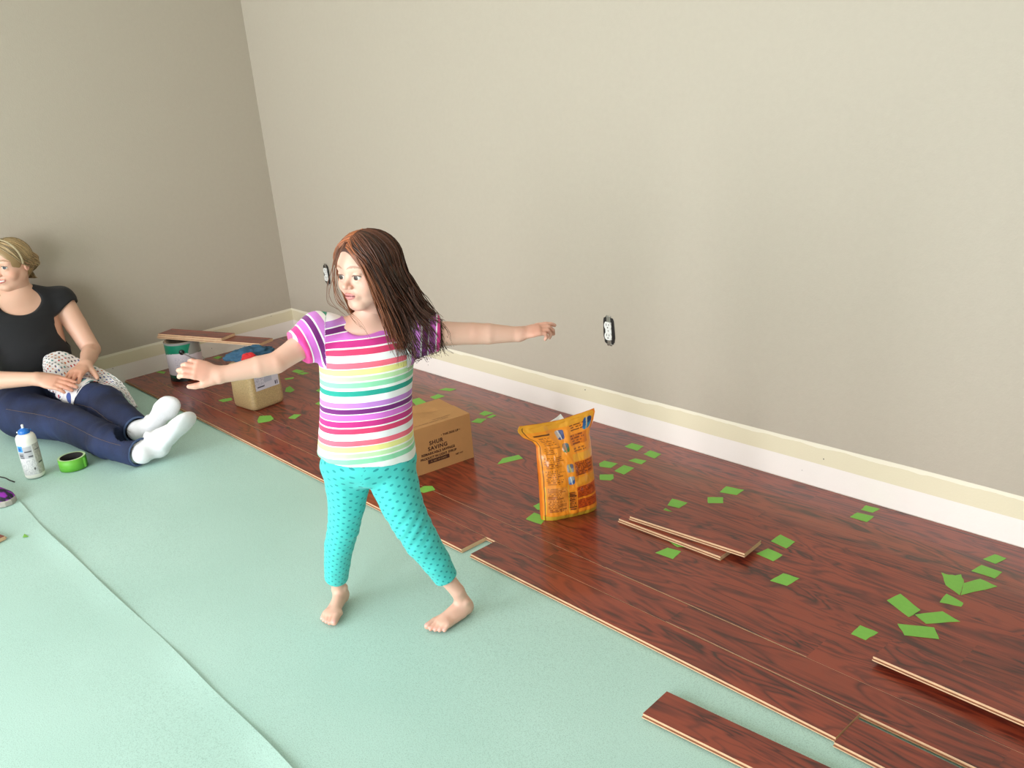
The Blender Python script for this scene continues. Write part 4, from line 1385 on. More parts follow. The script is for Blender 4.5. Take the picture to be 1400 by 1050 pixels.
            blend(ring * 0.8, (70, 44, 34))
        return np.clip(C, 0, 1)


# ---- hand: x along the fingers, y towards the thumb, z out of the back of the hand; unit = hand length
def build_hand(S, c, R, L, curls=(0.5, 0.5, 0.55, 0.6), spread=0.06, thumb=(0.7, 0.5), k=0.012, fat=1.0):
    c = np.asarray(c, float); R = np.asarray(R, float)
    w = lambda p: c + R @ (np.asarray(p, float) * L)
    S.tube([w((-0.02, 0, 0)), w((0.12, 0, 0)), w((0.30, 0, 0)), w((0.46, 0.0, 0))], np.array([0.16, 0.185, 0.225, 0.215]) * L, np.array([0.115, 0.12, 0.105, 0.085]) * L, R[:, 1], k * 1.5, cap=0.06 * L)
    tips = []
    ys = (0.155, 0.052, -0.052, -0.150); ln = (0.44, 0.50, 0.46, 0.36); bx_ = (0.46, 0.48, 0.46, 0.42)
    for i in range(4):
        p = np.array([bx_[i], ys[i], 0.0]); a = 0.25 * curls[i]; sp = (1.5 - i) * spread
        r = (0.062, 0.064, 0.061, 0.053)[i] * fat
        for j, fr in enumerate((0.46, 0.31, 0.23)):
            d = np.array([math.cos(a) * math.cos(sp), math.sin(sp) * math.cos(a), -math.sin(a)])
            q = p + d * ln[i] * fr
            S.cone(w(p), w(q), r * L, r * 0.90 * L, 0.010 * L if j else 0.03 * L)
            p = q; r *= 0.90; a += curls[i] * (1.05 if j == 0 else 0.8)
        tips.append(w(p))
    # thumb leaves the side of the palm near its base
    out, bend = thumb
    p = np.array([0.10, 0.15, -0.03])
    d = nrm([math.cos(out), math.sin(out), -0.35])
    q = p + d * 0.20; S.cone(w(p), w(q), 0.095 * L * fat, 0.076 * L * fat, 0.05 * L)
    d = nrm([math.cos(out - bend * 0.5), math.sin(out - bend * 0.5), -0.30]); p2 = q + d * 0.155
    S.cone(w(q), w(p2), 0.072 * L * fat, 0.066 * L * fat, 0.015 * L)
    d = nrm([math.cos(out - bend), math.sin(out - bend), -0.25]); p3 = p2 + d * 0.12
    S.cone(w(p2), w(p3), 0.066 * L * fat, 0.050 * L * fat, 0.01 * L)
    tips.append(w(p3))
    return tips


# ---- foot: x towards the toes, y towards the big-toe side, z up; unit = foot length, heel back at 0
def build_foot(S, c, R, L, ankle, ankle_r, k=0.02, toes=True):
    c = np.asarray(c, float); R = np.asarray(R, float)
    w = lambda *p: c + R @ (np.array(p) * L)
    S.ell(w(0.145, 0, 0.125), np.array([0.145, 0.125, 0.14]) * L, R, k * L * 3)
    S.cone(w(0.20, 0, 0.16), w(0.62, 0.02, 0.085), 0.145 * L, 0.095 * L, k * L * 3)
    S.cone(w(0.22, 0.0, 0.25), w(0.60, 0.045, 0.125), 0.115 * L, 0.085 * L, k * L * 3)
    S.cone(w(0.30, -0.07, 0.09), w(0.66, -0.10, 0.065), 0.085 * L, 0.075 * L, k * L * 3)
    S.ell(w(0.69, 0.015, 0.085), np.array([0.145, 0.195, 0.088]) * L, R, k * L * 3)
    S.cone(w(0.19, 0, 0.22), ankle, 0.130 * L, ankle_r, k * L * 4)
    for s in (-1, 1): S.ell(w(0.21, s * 0.125, 0.335 - 0.02 * s * -1), np.array([0.065, 0.045, 0.065]) * L, R, k * L * 2)
    tips = []
    if toes:
        for (x0, y0, x1, y1, r0, r1) in ((0.77, 0.130, 0.945, 0.135, 0.070, 0.064), (0.80, 0.040, 0.945, 0.040, 0.046, 0.043), (0.78, -0.035, 0.905, -0.040, 0.043, 0.040),
                                         (0.75, -0.103, 0.860, -0.112, 0.041, 0.038), (0.70, -0.160, 0.800, -0.175, 0.040, 0.036)):
            S.cone(w(x0, y0, 0.085), w(x1, y1, r1 * 0.95), r0 * L, r1 * L, 0.012 * L)
            tips.append((w(x1 + r1 * 0.35, y1, r1 * 1.75), r1 * L))
    else:
        S.ell(w(0.84, 0.01, 0.07), np.array([0.15, 0.175, 0.072]) * L, R, 0.10 * L)
    S.cut(w(0, 0, 0.0), -R[:, 2]) if toes else None
    return tips


def frame(x, zhint):
    x = nrm(x); z = np.asarray(zhint, float); z = nrm(z - x * (z @ x)); y = np.cross(z, x)
    return np.stack([x, y, z], 1)


# =================================================================== the girl
GP0 = on_z(530, 845, 0.0)


def gp(px, py, d=0.0):
    return on_plane(px, py, GP0 + NH * d, NH)


SKIN_G = (224, 180, 160)
M_skin = attr_mat('skin', rough=0.45, sss=0.12)
# -- head
hc = gp(501, 369, 0.0)
yaw = math.radians(38)
hy = nrm(-NH * math.cos(yaw) - SIDE * math.sin(yaw) + ZUP * 0.06)       # face direction: to the camera and to its left
hz = nrm(ZUP + SIDE * -0.02 - hy * 0.0); hz = nrm(hz - hy * (hz @ hy)); hx = np.cross(hz, hy)
HG = Head(hc, np.stack([hx, hy, hz], 1), 0.170, child=True, gaze=(-0.08, 1, -0.10), skin=SKIN_G, iris=(74, 52, 42), brow=(150, 106, 80), lip=(200, 118, 118))

neck_b = gp(503, 448, 0.012); neck_t = hc + hz * -0.05 + hy * -0.012
shL, shR = gp(437, 456, -0.01), gp(571, 456, 0.0)                   # image left = her right
# torso
tc = [gp(502, 612, 0.0), gp(501, 600, 0.0), gp(501, 570, -0.004), gp(501, 530, -0.003), gp(502, 495, 0.0), gp(503, 466, 0.004), gp(503, 450, 0.008)]
tside = nrm(shR - shL)
mm = 0.00188
body = Sdf()
body.tube(tc, np.array([54, 52, 49, 50, 54, 56, 36]) * mm, np.array([40, 42, 43, 41, 40, 34, 22]) * mm, tside, 0.02, cap=0.015)
body.cone(neck_b - ZUP * 0.02, neck_t, 0.033, 0.030, 0.02)
body.cone(shL, neck_b, 0.030, 0.028, 0.03); body.cone(shR, neck_b, 0.030, 0.028, 0.03)
# arms
elL, wrL = gp(378, 496, -0.085), gp(302, 513, -0.12)
elR, wrR = gp(646, 456, 0.02), gp(708, 457, 0.03)
body.chain([shL, shL * 0.45 + elL * 0.55, elL], [0.030, 0.0270, 0.0240], 0.003)
body.chain([elL, elL * 0.68 + wrL * 0.32, wrL], [0.0240, 0.0238, 0.0175], 0.003)
body.chain([shR, shR * 0.45 + elR * 0.55, elR], [0.030, 0.0275, 0.0255], 0.003)
body.chain([elR, elR * 0.65 + wrR * 0.35, wrR], [0.0255, 0.0245, 0.0175], 0.003)
# her right hand swings loosely down and forward, seen from the back
hdL = nrm(gp(262, 505, -0.135) - wrL)
RL_ = frame(hdL * 1.0 + ZUP * 0.05, -NH * 0.75 + ZUP * 0.55)
build_hand(body, wrL + hdL * 0.004, RL_, 0.106, curls=(0.75, 0.85, 0.9, 0.95), spread=0.07, thumb=(0.6, 0.35), k=0.008)
# her left hand: knuckles up, fingers half closed, pointing away to the right
hdR = nrm(gp(748, 452, 0.035) - wrR)
RR_ = frame(hdR + ZUP * 0.12, ZUP * 0.9 - NH * 0.35)
RR_[:, 1] *= 1
build_hand(body, wrR + hdR * 0.004, RR_, 0.100, curls=(0.30, 0.75, 0.95, 1.05), spread=0.03, thumb=(0.55, 0.5), k=0.008)
# legs (bare shins under the leggings, feet)
toeL, heelL = on_z(447, 858, 0.003), on_z(469, 824, 0.003)
toeR, heelR = on_z(588, 867, 0.003), on_z(641, 838, 0.003)
FLL, FLR = 0.136, 0.138
fdL = nrm((toeL - heelL) * [1, 1, 0]); fdR = nrm((toeR - heelR) * [1, 1, 0])
hL0 = toeL - fdL * FLL; hR0 = toeR - fdR * FLR
RfL = np.stack([fdL, np.cross(ZUP, fdL), ZUP], 1); RfR = np.stack([fdR, np.cross(ZUP, fdR), ZUP], 1)
# big toe side: her right foot's inner side is image right, her left foot's inner side image left
if RfL[:, 1] @ SIDE < 0: RfL[:, 1] *= -1
if RfR[:, 1] @ SIDE > 0: RfR[:, 1] *= -1
anL = hL0 + fdL * 0.036 + ZUP * 0.078; anR = hR0 + fdR * 0.042 + ZUP * 0.078
dfL, dfR = float((anL - GP0) @ NH), float((anR - GP0) @ NH)
nails = build_foot(body, hL0 + ZUP * 0.003, RfL, FLL, anL, 0.0178)
nails += build_foot(body, hR0 + ZUP * 0.003, RfR, FLR, anR, 0.0178)


def leg_line(px, d0, d1, bend):
    n = len(px)
    return [gp(x, y, d0 + (d1 - d0) * i / (n - 1) - bend * math.sin(math.pi * i / (n - 1))) for i, (x, y) in enumerate(px)]


lcL = leg_line([(474, 640), (475, 662), (474, 690), (470, 720), (464, 745), (461, 770), (460, 792)], 0.0, dfL, 0.022)
lrL = np.array([29, 28, 23.5, 20.5, 19, 17, 15.5]) * mm
lcR = leg_line([(534, 640), (540, 662), (549, 688), (562, 715), (577, 741), (596, 767), (611, 791)], 0.0, dfR, 0.030)
lrR = np.array([30, 29.5, 26.5, 23.5, 22.0, 18.5, 15.0]) * mm
body.chain(lcL[1:] + [anL], [0.04, 0.034, 0.031, 0.028, 0.025, 0.0195, 0.0178], 0.004)
body.chain(lcR[1:] + [anR], [0.04, 0.036, 0.033, 0.030, 0.026, 0.0195, 0.0178], 0.004)


def skin_color(P, base=SKIN_G, nails=(), red=()):
    C = np.tile(lin(base), (len(P), 1))
    for c, r in red:
        w = (0.45 * np.exp(-((P - c) ** 2).sum(1) / r ** 2))[:, None]
        C = C * (1 - w) + lin(np.array(base) * (1.0, 0.78, 0.72)) * w
    for c, r in nails:
        w = (np.linalg.norm(P - c, axis=1) < r * 0.75)[:, None] * 0.6
        C = C * (1 - w) + lin((236, 178, 170)) * w
    return C


red = [(wrL + hdL * 0.06, 0.05), (wrR + hdR * 0.05, 0.045), (toeL, 0.03), (toeR, 0.03), (elL, 0.02), (elR, 0.02)]
cutz = neck_t + hz * 0.0
v1, f1 = sdf_mesh(body, np.minimum.reduce([wrL, toeL, toeR, shL, wrR]) - 0.14, np.maximum.reduce([wrR, shR, heelR, hc + hz * -0.06, wrL]) + 0.13, 0.0024,
                  keep=None)
hs = Sdf(); HG.build(hs, ears=True); hs.cone(neck_t - hz * 0.03, neck_t + hz * 0.02, 0.0305, 0.030, 0.02)
v2, f2 = sdf_mesh(hs, hc - 0.135, hc + 0.135, 0.0014)
V, F, C = merge([(v1, f1, skin_color(v1, nails=nails, red=red)), (v2, f2, HG.color(v2))])
GIRL = empty('person', tuple(GP0), 'barefoot child in striped shirt and turquoise leggings dancing with arms stretched out', 'person')
under(mesh_from('body', V, F, M_skin, smooth=True, cols=C), GIRL)

# -- striped shirt
sh = Sdf()
tcs = [gp(502, 640, 0.0), gp(502, 622, 0.0), gp(501, 595, 0.0), gp(501, 560, -0.003), gp(501, 530, -0.003), gp(501, 500, 0.0), gp(502, 472, 0.004), gp(503, 455, 0.008), gp(503, 444, 0.012)]
sh.tube(tcs, np.array([64.5, 63.5, 60, 57, 56, 57.5, 59.5, 55, 36]) * mm, np.array([50, 50, 48, 46, 45, 45, 42, 34, 24]) * mm, tside, 0.02, cap=0.014, e=2.25)
slL = shL + (elL - shL) * 0.40; slR = shR + (elR - shR) * 0.28
sh.chain([shL + (shR - shL) * 0.10, shL + (elL - shL) * 0.02, slL], [0.040, 0.046, 0.041], 0.028)
sh.chain([shR + (shL - shR) * 0.10, shR + (elR - shR) * 0.02, slR], [0.040, 0.045, 0.039], 0.028)
adL, adR = nrm(elL - shL), nrm(elR - shR)
for sl, ad, sd in ((slL, adL, 1), (slR, adR, 2)):       # gathered frill at the sleeve end
    fr = frame(ad, ZUP)
    for k in range(18):
        a = 2 * np.pi * k / 18
        p = sl + ad * (0.006 + 0.006 * math.sin(k * 2.3)) + 0.0325 * (math.cos(a) * fr[:, 1] + math.sin(a) * fr[:, 2])
        sh.ell(p, (0.010, 0.0085, 0.0085), fr, 0.006)
    sh.ball_cut(sl + ad * 0.045, 0.052, sl + ad * 0.013, ad, 0.003)
hem_n = -nrm(tcs[2] - tcs[0])
sh.cut(gp(502, 618, 0.0) , hem_n, 0.004)
# scoop neck
sh.ell(neck_b + ZUP * 0.014 - NH * 0.040, (0.040, 0.040, 0.018), np.stack([tside, NH, ZUP], 1), 0.006, 'sub')
sh.cone(neck_b + ZUP * 0.0, neck_b + ZUP * 0.08, 0.036, 0.040, 0.006, 'sub')


def fold(P):      # soft cloth wrinkles
    return 0.0016 * vnoise(P * [9, 9, 4], 31, 2)


shf = lambda p: sh(p) + fold(p)
v, f = sdf_mesh(shf, np.minimum.reduce([slL, slR, tcs[0]]) - 0.14, np.maximum.reduce([slL, slR, tcs[-1]]) + 0.12, 0.0024)
PERIOD = [(0, (118, 30, 120)), (30, (250, 246, 250)), (35, (218, 116, 214)), (70, (250, 246, 250)), (77, (202, 44, 134)), (112, (250, 244, 248)), (121, (222, 62, 110)), (155, (246, 246, 250)),
          (199, (245, 110, 132)), (232, (252, 246, 240)), (239, (238, 234, 150)), (272, (250, 250, 244)), (282, (196, 234, 180)), (308, (246, 250, 246)), (318, (144, 218, 176)), (350, (246, 252, 250)),
          (369, (30, 164, 148)), (401, (248, 248, 252)), (441, (196, 132, 216)), (473, (250, 246, 252))]
zt_, zb_ = gp(502, 420 + 150 / 4.667, -0.075)[2], gp(502, 420 + 990 / 4.667, -0.09)[2]
SLV = [(0, (250, 248, 250)), (0.006, (40, 150, 120)), (0.022, (250, 250, 250)), (0.034, (214, 130, 222)), (0.052, (250, 246, 250)), (0.056, (118, 30, 120)), (0.069, (250, 246, 250)), (0.072, (220, 116, 218)),
       (0.086, (250, 246, 250)), (0.089, (226, 62, 150)), (0.104, (248, 236, 246)), (0.108, (236, 96, 150)), (0.120, (252, 240, 246))]


def stripe_coord(P):
    yc = (zt_ - P[:, 2]) / (zt_ - zb_) * 815 + 12
    out = np.stack([np.minimum(yc / 482.0 + 1.0, 2.0 + 356 / 482.0), 0 * yc, 0 * yc], 1)
    for s0, ad, sgn in ((shL, adL, -1), (shR, adR, 1)):
        dirn = nrm(s0 - neck_b)
        t = (P - (s0 - dirn * 0.030)) @ nrm(ad * 0.85 + dirn * 0.5)
        x = (P - (neck_b + tside * sgn * 0.090)) @ (tside * sgn)
        m = (x > 0) & (P[:, 2] > s0[2] - 0.07)
        out[m, 1] = 1.0; out[m, 2] = (t[m] + 0.016) / 0.13
    return out


def stripe_material():
    m, nt, b = new_mat('striped_jersey')
    N = nt.nodes.new; L = nt.links.new
    a = N('ShaderNodeAttribute'); a.attribute_name = 'stripe'
    sp = N('ShaderNodeSeparateXYZ'); L(a.outputs['Vector'], sp.inputs[0])
    fr = N('ShaderNodeMath'); fr.operation = 'FRACT'; L(sp.outputs[0], fr.inputs[0])

    def ramp(table, span, src):
        r = N('ShaderNodeValToRGB'); r.color_ramp.interpolation = 'CONSTANT'
        el = r.color_ramp.elements
        el[0].position = 0; el[0].color = rgb(*table[0][1]); el[1].position = min(0.999, table[1][0] / span); el[1].color = rgb(*table[1][1])
        for p, c in table[2:]:
            e = el.new(min(0.999, p / span)); e.color = rgb(*c)
        L(src, r.inputs[0]); return r.outputs[0]
    mx = N('ShaderNodeMix'); mx.data_type = 'RGBA'
    gt = N('ShaderNodeMath'); gt.operation = 'GREATER_THAN'; gt.inputs[1].default_value = 0.5; L(sp.outputs[1], gt.inputs[0])
    L(gt.outputs[0], mx.inputs[0]); L(ramp(PERIOD, 482.0, fr.outputs[0]), mx.inputs[6]); L(ramp(SLV, 0.13, sp.outputs[2]), mx.inputs[7])
    L(mx.outputs[2], b.inputs['Base Color'])
    b.inputs['Roughness'].default_value = 0.85; b.inputs['Sheen Weight'].default_value = 0.15
    return m


so = under(mesh_from('shirt', v, f, stripe_material(), smooth=True), GIRL)
so['label'] = 'short-sleeved shirt with purple, pink, yellow and green stripes'
at = so.data.attributes.new('stripe', 'FLOAT_VECTOR', 'POINT')
at.data.foreach_set('vector', stripe_coord(v).astype(np.float32).ravel())

# -- turquoise dotted leggings
lg = Sdf()
lg.chain(lcL, lrL + 0.0012, 0.004); lg.chain(lcR, lrR + 0.0012, 0.004)
lg.ell(gp(505, 648, -0.008), (20 * mm, 30 * mm, 9 * mm), np.stack([tside, NH, ZUP], 1), 0.02)
lg.ell(gp(504, 628, 0.0), (60 * mm, 45 * mm, 26 * mm), np.stack([tside, NH, ZUP], 1), 0.03)
dL, dR = nrm(lcL[-1] - lcL[-2]), nrm(lcR[-1] - lcR[-2])
lg.ball_cut(lcL[-1] + dL * 0.04, 0.055, gp(460, 789, dfL), nrm(dL), 0.004)
lg.ball_cut(lcR[-1] + dR * 0.04, 0.055, gp(610, 789.5, dfR), nrm(dR), 0.004)


def legfold(P):
    k1 = np.exp(-((P - lcR[3]) ** 2).sum(1) / 0.055 ** 2); k2 = np.exp(-((P - lcL[3]) ** 2).sum(1) / 0.05 ** 2)
    return 0.0009 * vnoise(P * [12, 12, 7], 8, 2) + 0.0022 * k1 * np.sin((P @ nrm(ZUP * 1.0 - SIDE * 1.3)) * 260) + 0.0014 * k2 * np.sin((P @ nrm(ZUP + SIDE * 0.4)) * 230)


v, f = sdf_mesh(lambda p: lg(p) + legfold(p), np.minimum.reduce(lcL + lcR) - 0.09, np.maximum.reduce(lcL + lcR) + 0.09, 0.0024)


def chain_uv(P, pts):
    pts = np.asarray(pts); best = np.full(len(P), 1e9); cpt = np.zeros_like(P)
    for i in range(len(pts) - 1):
        ba = pts[i + 1] - pts[i]; t = np.clip(((P - pts[i]) @ ba) / (ba @ ba), 0 if i else -2, 1 if i < len(pts) - 2 else 2)
        q = pts[i] + t[:, None] * ba; d = np.linalg.norm(P - q, axis=1)
        m = d < best; best[m] = d[m]; cpt[m] = q[m]
    d = P - cpt
    return (P - pts[0]) @ nrm(pts[-1] - pts[0]), np.arctan2(d @ SIDE, -(d @ NH)), best


sL, aL, bL = chain_uv(v, lcL); sR, aR, bR = chain_uv(v, lcR)
right = bR / 1.05 < bL
U = np.where(right, aR, aL) * 0.042; S_ = np.where(right, sR, sL)
me_o = under(mesh_from('leggings', v, f, None, smooth=True), GIRL)
me_o['label'] = 'cropped turquoise leggings with small teal dots'
at = me_o.data.attributes.new('cloth_uv', 'FLOAT_VECTOR', 'POINT')
at.data.foreach_set('vector', np.stack([U, S_, 0 * U], 1).astype(np.float32).ravel())


def dot_mat(name, base, dots, su, sv, rad, rough=0.8, elong=1.0):
    """fabric with staggered round dots laid out in cloth coordinates"""
    m, nt, b = new_mat(name)
    N = nt.nodes.new; L = nt.links.new
    a = N('ShaderNodeAttribute'); a.attribute_name = 'cloth_uv'
    outs = []
    for off in ((0, 0, 0), (0.5, 0.5, 0)):
        mp = N('ShaderNodeMapping'); mp.inputs['Scale'].default_value = (1 / su, 1 / sv, 1); mp.inputs['Location'].default_value = off
        L(a.outputs['Vector'], mp.inputs[0])
        fr = N('ShaderNodeVectorMath'); fr.operation = 'FRACTION'; L(mp.outputs[0], fr.inputs[0])
        sb = N('ShaderNodeVectorMath'); sb.operation = 'SUBTRACT'; sb.inputs[1].default_value = (0.5, 0.5, 0); L(fr.outputs[0], sb.inputs[0])
        ml = N('ShaderNodeVectorMath'); ml.operation = 'MULTIPLY'; ml.inputs[1].default_value = (su / elong, sv, 0); L(sb.outputs[0], ml.inputs[0])
        ln = N('ShaderNodeVectorMath'); ln.operation = 'LENGTH'; L(ml.outputs[0], ln.inputs[0])
        lt = N('ShaderNodeMath'); lt.operation = 'LESS_THAN'; lt.inputs[1].default_value = rad; L(ln.outputs['Value'], lt.inputs[0])
        outs.append(lt.outputs[0])
    mx = N('ShaderNodeMath'); mx.operation = 'MAXIMUM'; L(outs[0], mx.inputs[0]); L(outs[1], mx.inputs[1])
    c = N('ShaderNodeMix'); c.data_type = 'RGBA'; c.inputs[6].default_value = base
    L(mx.outputs[0], c.inputs[0])
    if isinstance(dots, tuple): c.inputs[7].default_value = dots
    else:                       # several dot colours
        mp = N('ShaderNodeMapping'); mp.inputs['Scale'].default_value = (1 / su, 1 / sv, 1); L(a.outputs['Vector'], mp.inputs[0])
        fl = N('ShaderNodeVectorMath'); fl.operation = 'FLOOR'; L(mp.outputs[0], fl.inputs[0])
        wn = N('ShaderNodeTexWhiteNoise'); wn.noise_dimensions = '2D'; L(fl.outputs[0], wn.inputs['Vector'])
        rp = N('ShaderNodeValToRGB'); rp.color_ramp.interpolation = 'CONSTANT'
        rp.color_ramp.elements[0].color = dots[0]; rp.color_ramp.elements[1].position = 1 / len(dots); rp.color_ramp.elements[1].color = dots[1]
        for i, dc in enumerate(dots[2:]):
            e = rp.color_ramp.elements.new((i + 2) / len(dots)); e.color = dc
        L(wn.outputs['Value'], rp.inputs[0]); L(rp.outputs[0], c.inputs[7])
    L(c.outputs[2], b.inputs['Base Color'])
    b.inputs['Roughness'].default_value = rough
    b.inputs['Sheen Weight'].default_value = 0.15
    return m


me_o.data.materials.append(dot_mat('turquoise_dotted_jersey', rgb(70, 200, 196), rgb(22, 150, 152), 0.0245, 0.0205, 0.0025, elong=1.35))

# -- hair of the girl: strands combed from a parting, falling to the shoulders, swept sideways by the swing
def push_out(P, S, gap):
    """lift points that have sunk into a body or garment back to its surface"""
    for _ in range(3):
        d = S(P); m = d < gap
        if not m.any(): break
        q = P[m]; e = 0.003
        g = np.stack([S(q + e * np.eye(3)[i]) - S(q - e * np.eye(3)[i]) for i in range(3)], 1) / (2 * e)
        n = np.linalg.norm(g, axis=1); g = g / np.maximum(n, 1e-6)[:, None]
        P[m] = q + g * (gap - d[m])[:, None] * (n > 0.2)[:, None]
    return P


def strands(Hd, specs, n_pts, fall_fn, lift=1.06, seed=3, c0=(0, -0.05, 0.11), rad=(0.355, 0.425, 0.385)):
    """specs: rows of (root y, azimuth deg, elevation deg at which it leaves the head, jitter)"""
    r = np.random.default_rng(seed)
    c0, rad = np.array(c0), np.array(rad)
    out = []
    for (y0, az, el, lf, tag_) in specs:
        a = math.radians(az); e = math.radians(el)
        d0 = nrm([0.02 * np.sign(az), y0, math.sqrt(max(0.02, 1 - y0 * y0))])
        d1 = np.array([math.sin(a) * math.cos(e), math.cos(a) * math.cos(e), math.sin(e)])
        om = math.acos(np.clip(d0 @ d1, -1, 1)); so_ = max(math.sin(om), 1e-4)
        na = 11
        pts = []
        for t in np.linspace(0, 1, na):
            d = (math.sin((1 - t) * om) * d0 + math.sin(t * om) * d1) / so_
            k = lift + lf * (0.25 + 0.75 * t)
            pts.append(Hd.w(*(c0 + rad * d * k)))
        out.append((np.array(pts), fall_fn(np.array(pts), az, tag_, r), tag_))
    return out


r = np.random.default_rng(12)
specs = []
for i in range(1900):
    left = r.random() < 0.66                        # her left is the full side
    az = (r.uniform(40, 182) if r.random() < 0.85 else r.uniform(38, 60)) if left else -r.uniform(60, 180)
    f_ = abs(az)
    y0 = np.interp(f_, [22, 45, 70, 110, 180], [0.80, 0.70, 0.50, 0.05, -0.75]) + r.normal(0, 0.07)
    el = r.uniform(-22, 2) if f_ > 60 else r.uniform(-8, 12)
    specs.append((float(np.clip(y0, -0.92, 0.82)), az, el, abs(r.normal(0, 0.055)), 'full' if left else 'thin'))


def girl_fall(P, az, tag_, r):
    E0 = P[-1]; dn = nrm(P[-1] - P[-2])
    out = []
    if tag_ == 'full':
        L = r.uniform(0.10, 0.185)
        sweep = r.uniform(0.12, 0.42) * np.interp(abs(az), [22, 50, 80, 180], [0.30, 0.45, 0.9, 1.0])
        for t in np.linspace(0.1, 1, 13):
            o = dn * L * 0.45 * (t - t * t * 0.6) - ZUP * L * (0.55 * t + 0.45 * t * t) + SIDE * L * sweep * 1.35 * t ** 1.6 - hy * 0.012 * t
            out.append(E0 + o + r.normal(0, 0.0022, 3) * t)
    else:
        L = r.uniform(0.07, 0.14) if r.random() < 0.85 else 0.165
        front = np.interp(abs(az), [50, 90], [1, 0])
        for t in np.linspace(0.1, 1, 13):
            o = dn * L * 0.35 * (t - t * t * 0.7) - ZUP * L * (0.6 * t + 0.4 * t * t) + SIDE * 0.020 * t * t * (1 + front * 0.9) - SIDE * 0.012 * front * math.sin(math.pi * t) + NH * 0.004 * front * t
            out.append(E0 + o + r.normal(0, 0.002, 3) * t)
    return np.array(out)


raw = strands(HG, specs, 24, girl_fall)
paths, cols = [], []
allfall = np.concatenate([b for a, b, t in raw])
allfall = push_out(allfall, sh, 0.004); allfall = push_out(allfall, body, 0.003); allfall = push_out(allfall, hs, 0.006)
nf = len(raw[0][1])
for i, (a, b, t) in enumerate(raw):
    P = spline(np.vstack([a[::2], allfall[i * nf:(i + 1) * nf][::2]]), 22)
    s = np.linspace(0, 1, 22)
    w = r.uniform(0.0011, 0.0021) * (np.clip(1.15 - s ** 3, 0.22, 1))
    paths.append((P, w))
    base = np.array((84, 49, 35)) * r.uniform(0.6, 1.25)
    if t == 'full' and specs[i][1] < 47: base = np.array((140, 82, 52)) * r.uniform(0.7, 1.1)  # front strands by the face: light on them put into a redder colour
    if t == 'thin': base = np.array((142, 84, 52)) * r.uniform(0.75, 1.15)  # her right side painted lighter and redder, as lit hair
    cc_ = lin(np.clip(base[None] * np.interp(s, [0, 0.12, 0.3, 1], [1.32, 1.15, 1.0, 0.95])[:, None], 0, 255))  # roots brightened: light on top of the head painted into the strands
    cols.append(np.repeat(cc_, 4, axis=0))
# loose wisps: the curl beside the cheek and flyaway ends over shirt and shoulder
wisps = [[(463, 338), (456, 362), (451, 384), (448.5, 400), (452, 413), (461, 424), (472, 432)], [(462, 342), (456, 368), (456, 392), (462, 412), (474, 425), (486, 440), (496, 450)],
         [(463, 345), (457, 374), (459, 402), (468, 419), (482, 433), (498, 449), (508, 464)], [(472, 330), (461, 352), (458, 378), (463, 402), (472, 419), (482, 431)],
         [(556, 400), (572, 424), (590, 436), (604, 442), (614, 455), (617, 466)], [(558, 410), (570, 440), (582, 462), (592, 470), (600, 478)],
         [(548, 420), (560, 450), (566, 480), (564, 496), (558, 506)], [(540, 420), (548, 450), (552, 476), (550, 496)], [(552, 405), (566, 432), (580, 452), (588, 466)],
         [(545, 415), (558, 446), (570, 468), (578, 478)], [(530, 430), (536, 456), (540, 480), (538, 498)], [(560, 392), (568, 408), (578, 424), (596, 434), (606, 438)]]
for q in wisps:
    for k in range(3 if q[0][0] < 500 else 5):
        dpt = -0.055 if q[0][0] < 500 else r.uniform(-0.055, -0.02)
        P = np.array([gp(x + r.normal(0, 1.6), y + r.normal(0, 1.2), dpt) for x, y in q])
        P = push_out(P.copy(), sh, 0.003); P = push_out(P, hs, 0.002)
        P = spline(P, 22); s = np.linspace(0, 1, 22)
        paths.append((P, r.uniform(0.0005, 0.0009) * np.clip(1.1 - s ** 2, 0.3, 1)))
        cols.append(np.repeat(np.tile(lin(np.array((138, 84, 54)) * r.uniform(0.7, 1.1) if q[0][0] < 500 else np.array((84, 50, 38)) * r.uniform(0.7, 1.1)), (22, 1)), 4, axis=0))  # wisps beside the cheek carry a painted lit tone, the rest stay brown
v, f = tube_mesh(paths, 4)
# scalp shell under the strands
cap = Sdf()
cap.ell(HG.w(0, -0.055, 0.115), np.array([0.372, 0.442, 0.402]) * HG.H, HG.R, 0.004)
cap.ell(HG.w(0, -0.16, -0.10), np.array([0.33, 0.30, 0.34]) * HG.H, HG.R, 0.03)
cap.ell(HG.w(-0.05, 0.54, -0.18), np.array([0.30, 0.42, 0.52]) * HG.H, HG.R, 0.01, 'sub')
v2, f2 = sdf_mesh(cap, hc - 0.10, hc + 0.10, 0.003)
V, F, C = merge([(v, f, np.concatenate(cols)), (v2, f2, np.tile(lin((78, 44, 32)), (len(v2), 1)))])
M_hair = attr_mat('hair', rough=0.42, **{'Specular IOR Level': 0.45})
under(mesh_from('hair', V, F, M_hair, smooth=True, cols=C), GIRL)['label'] = 'shoulder-length brown hair swept to one side'

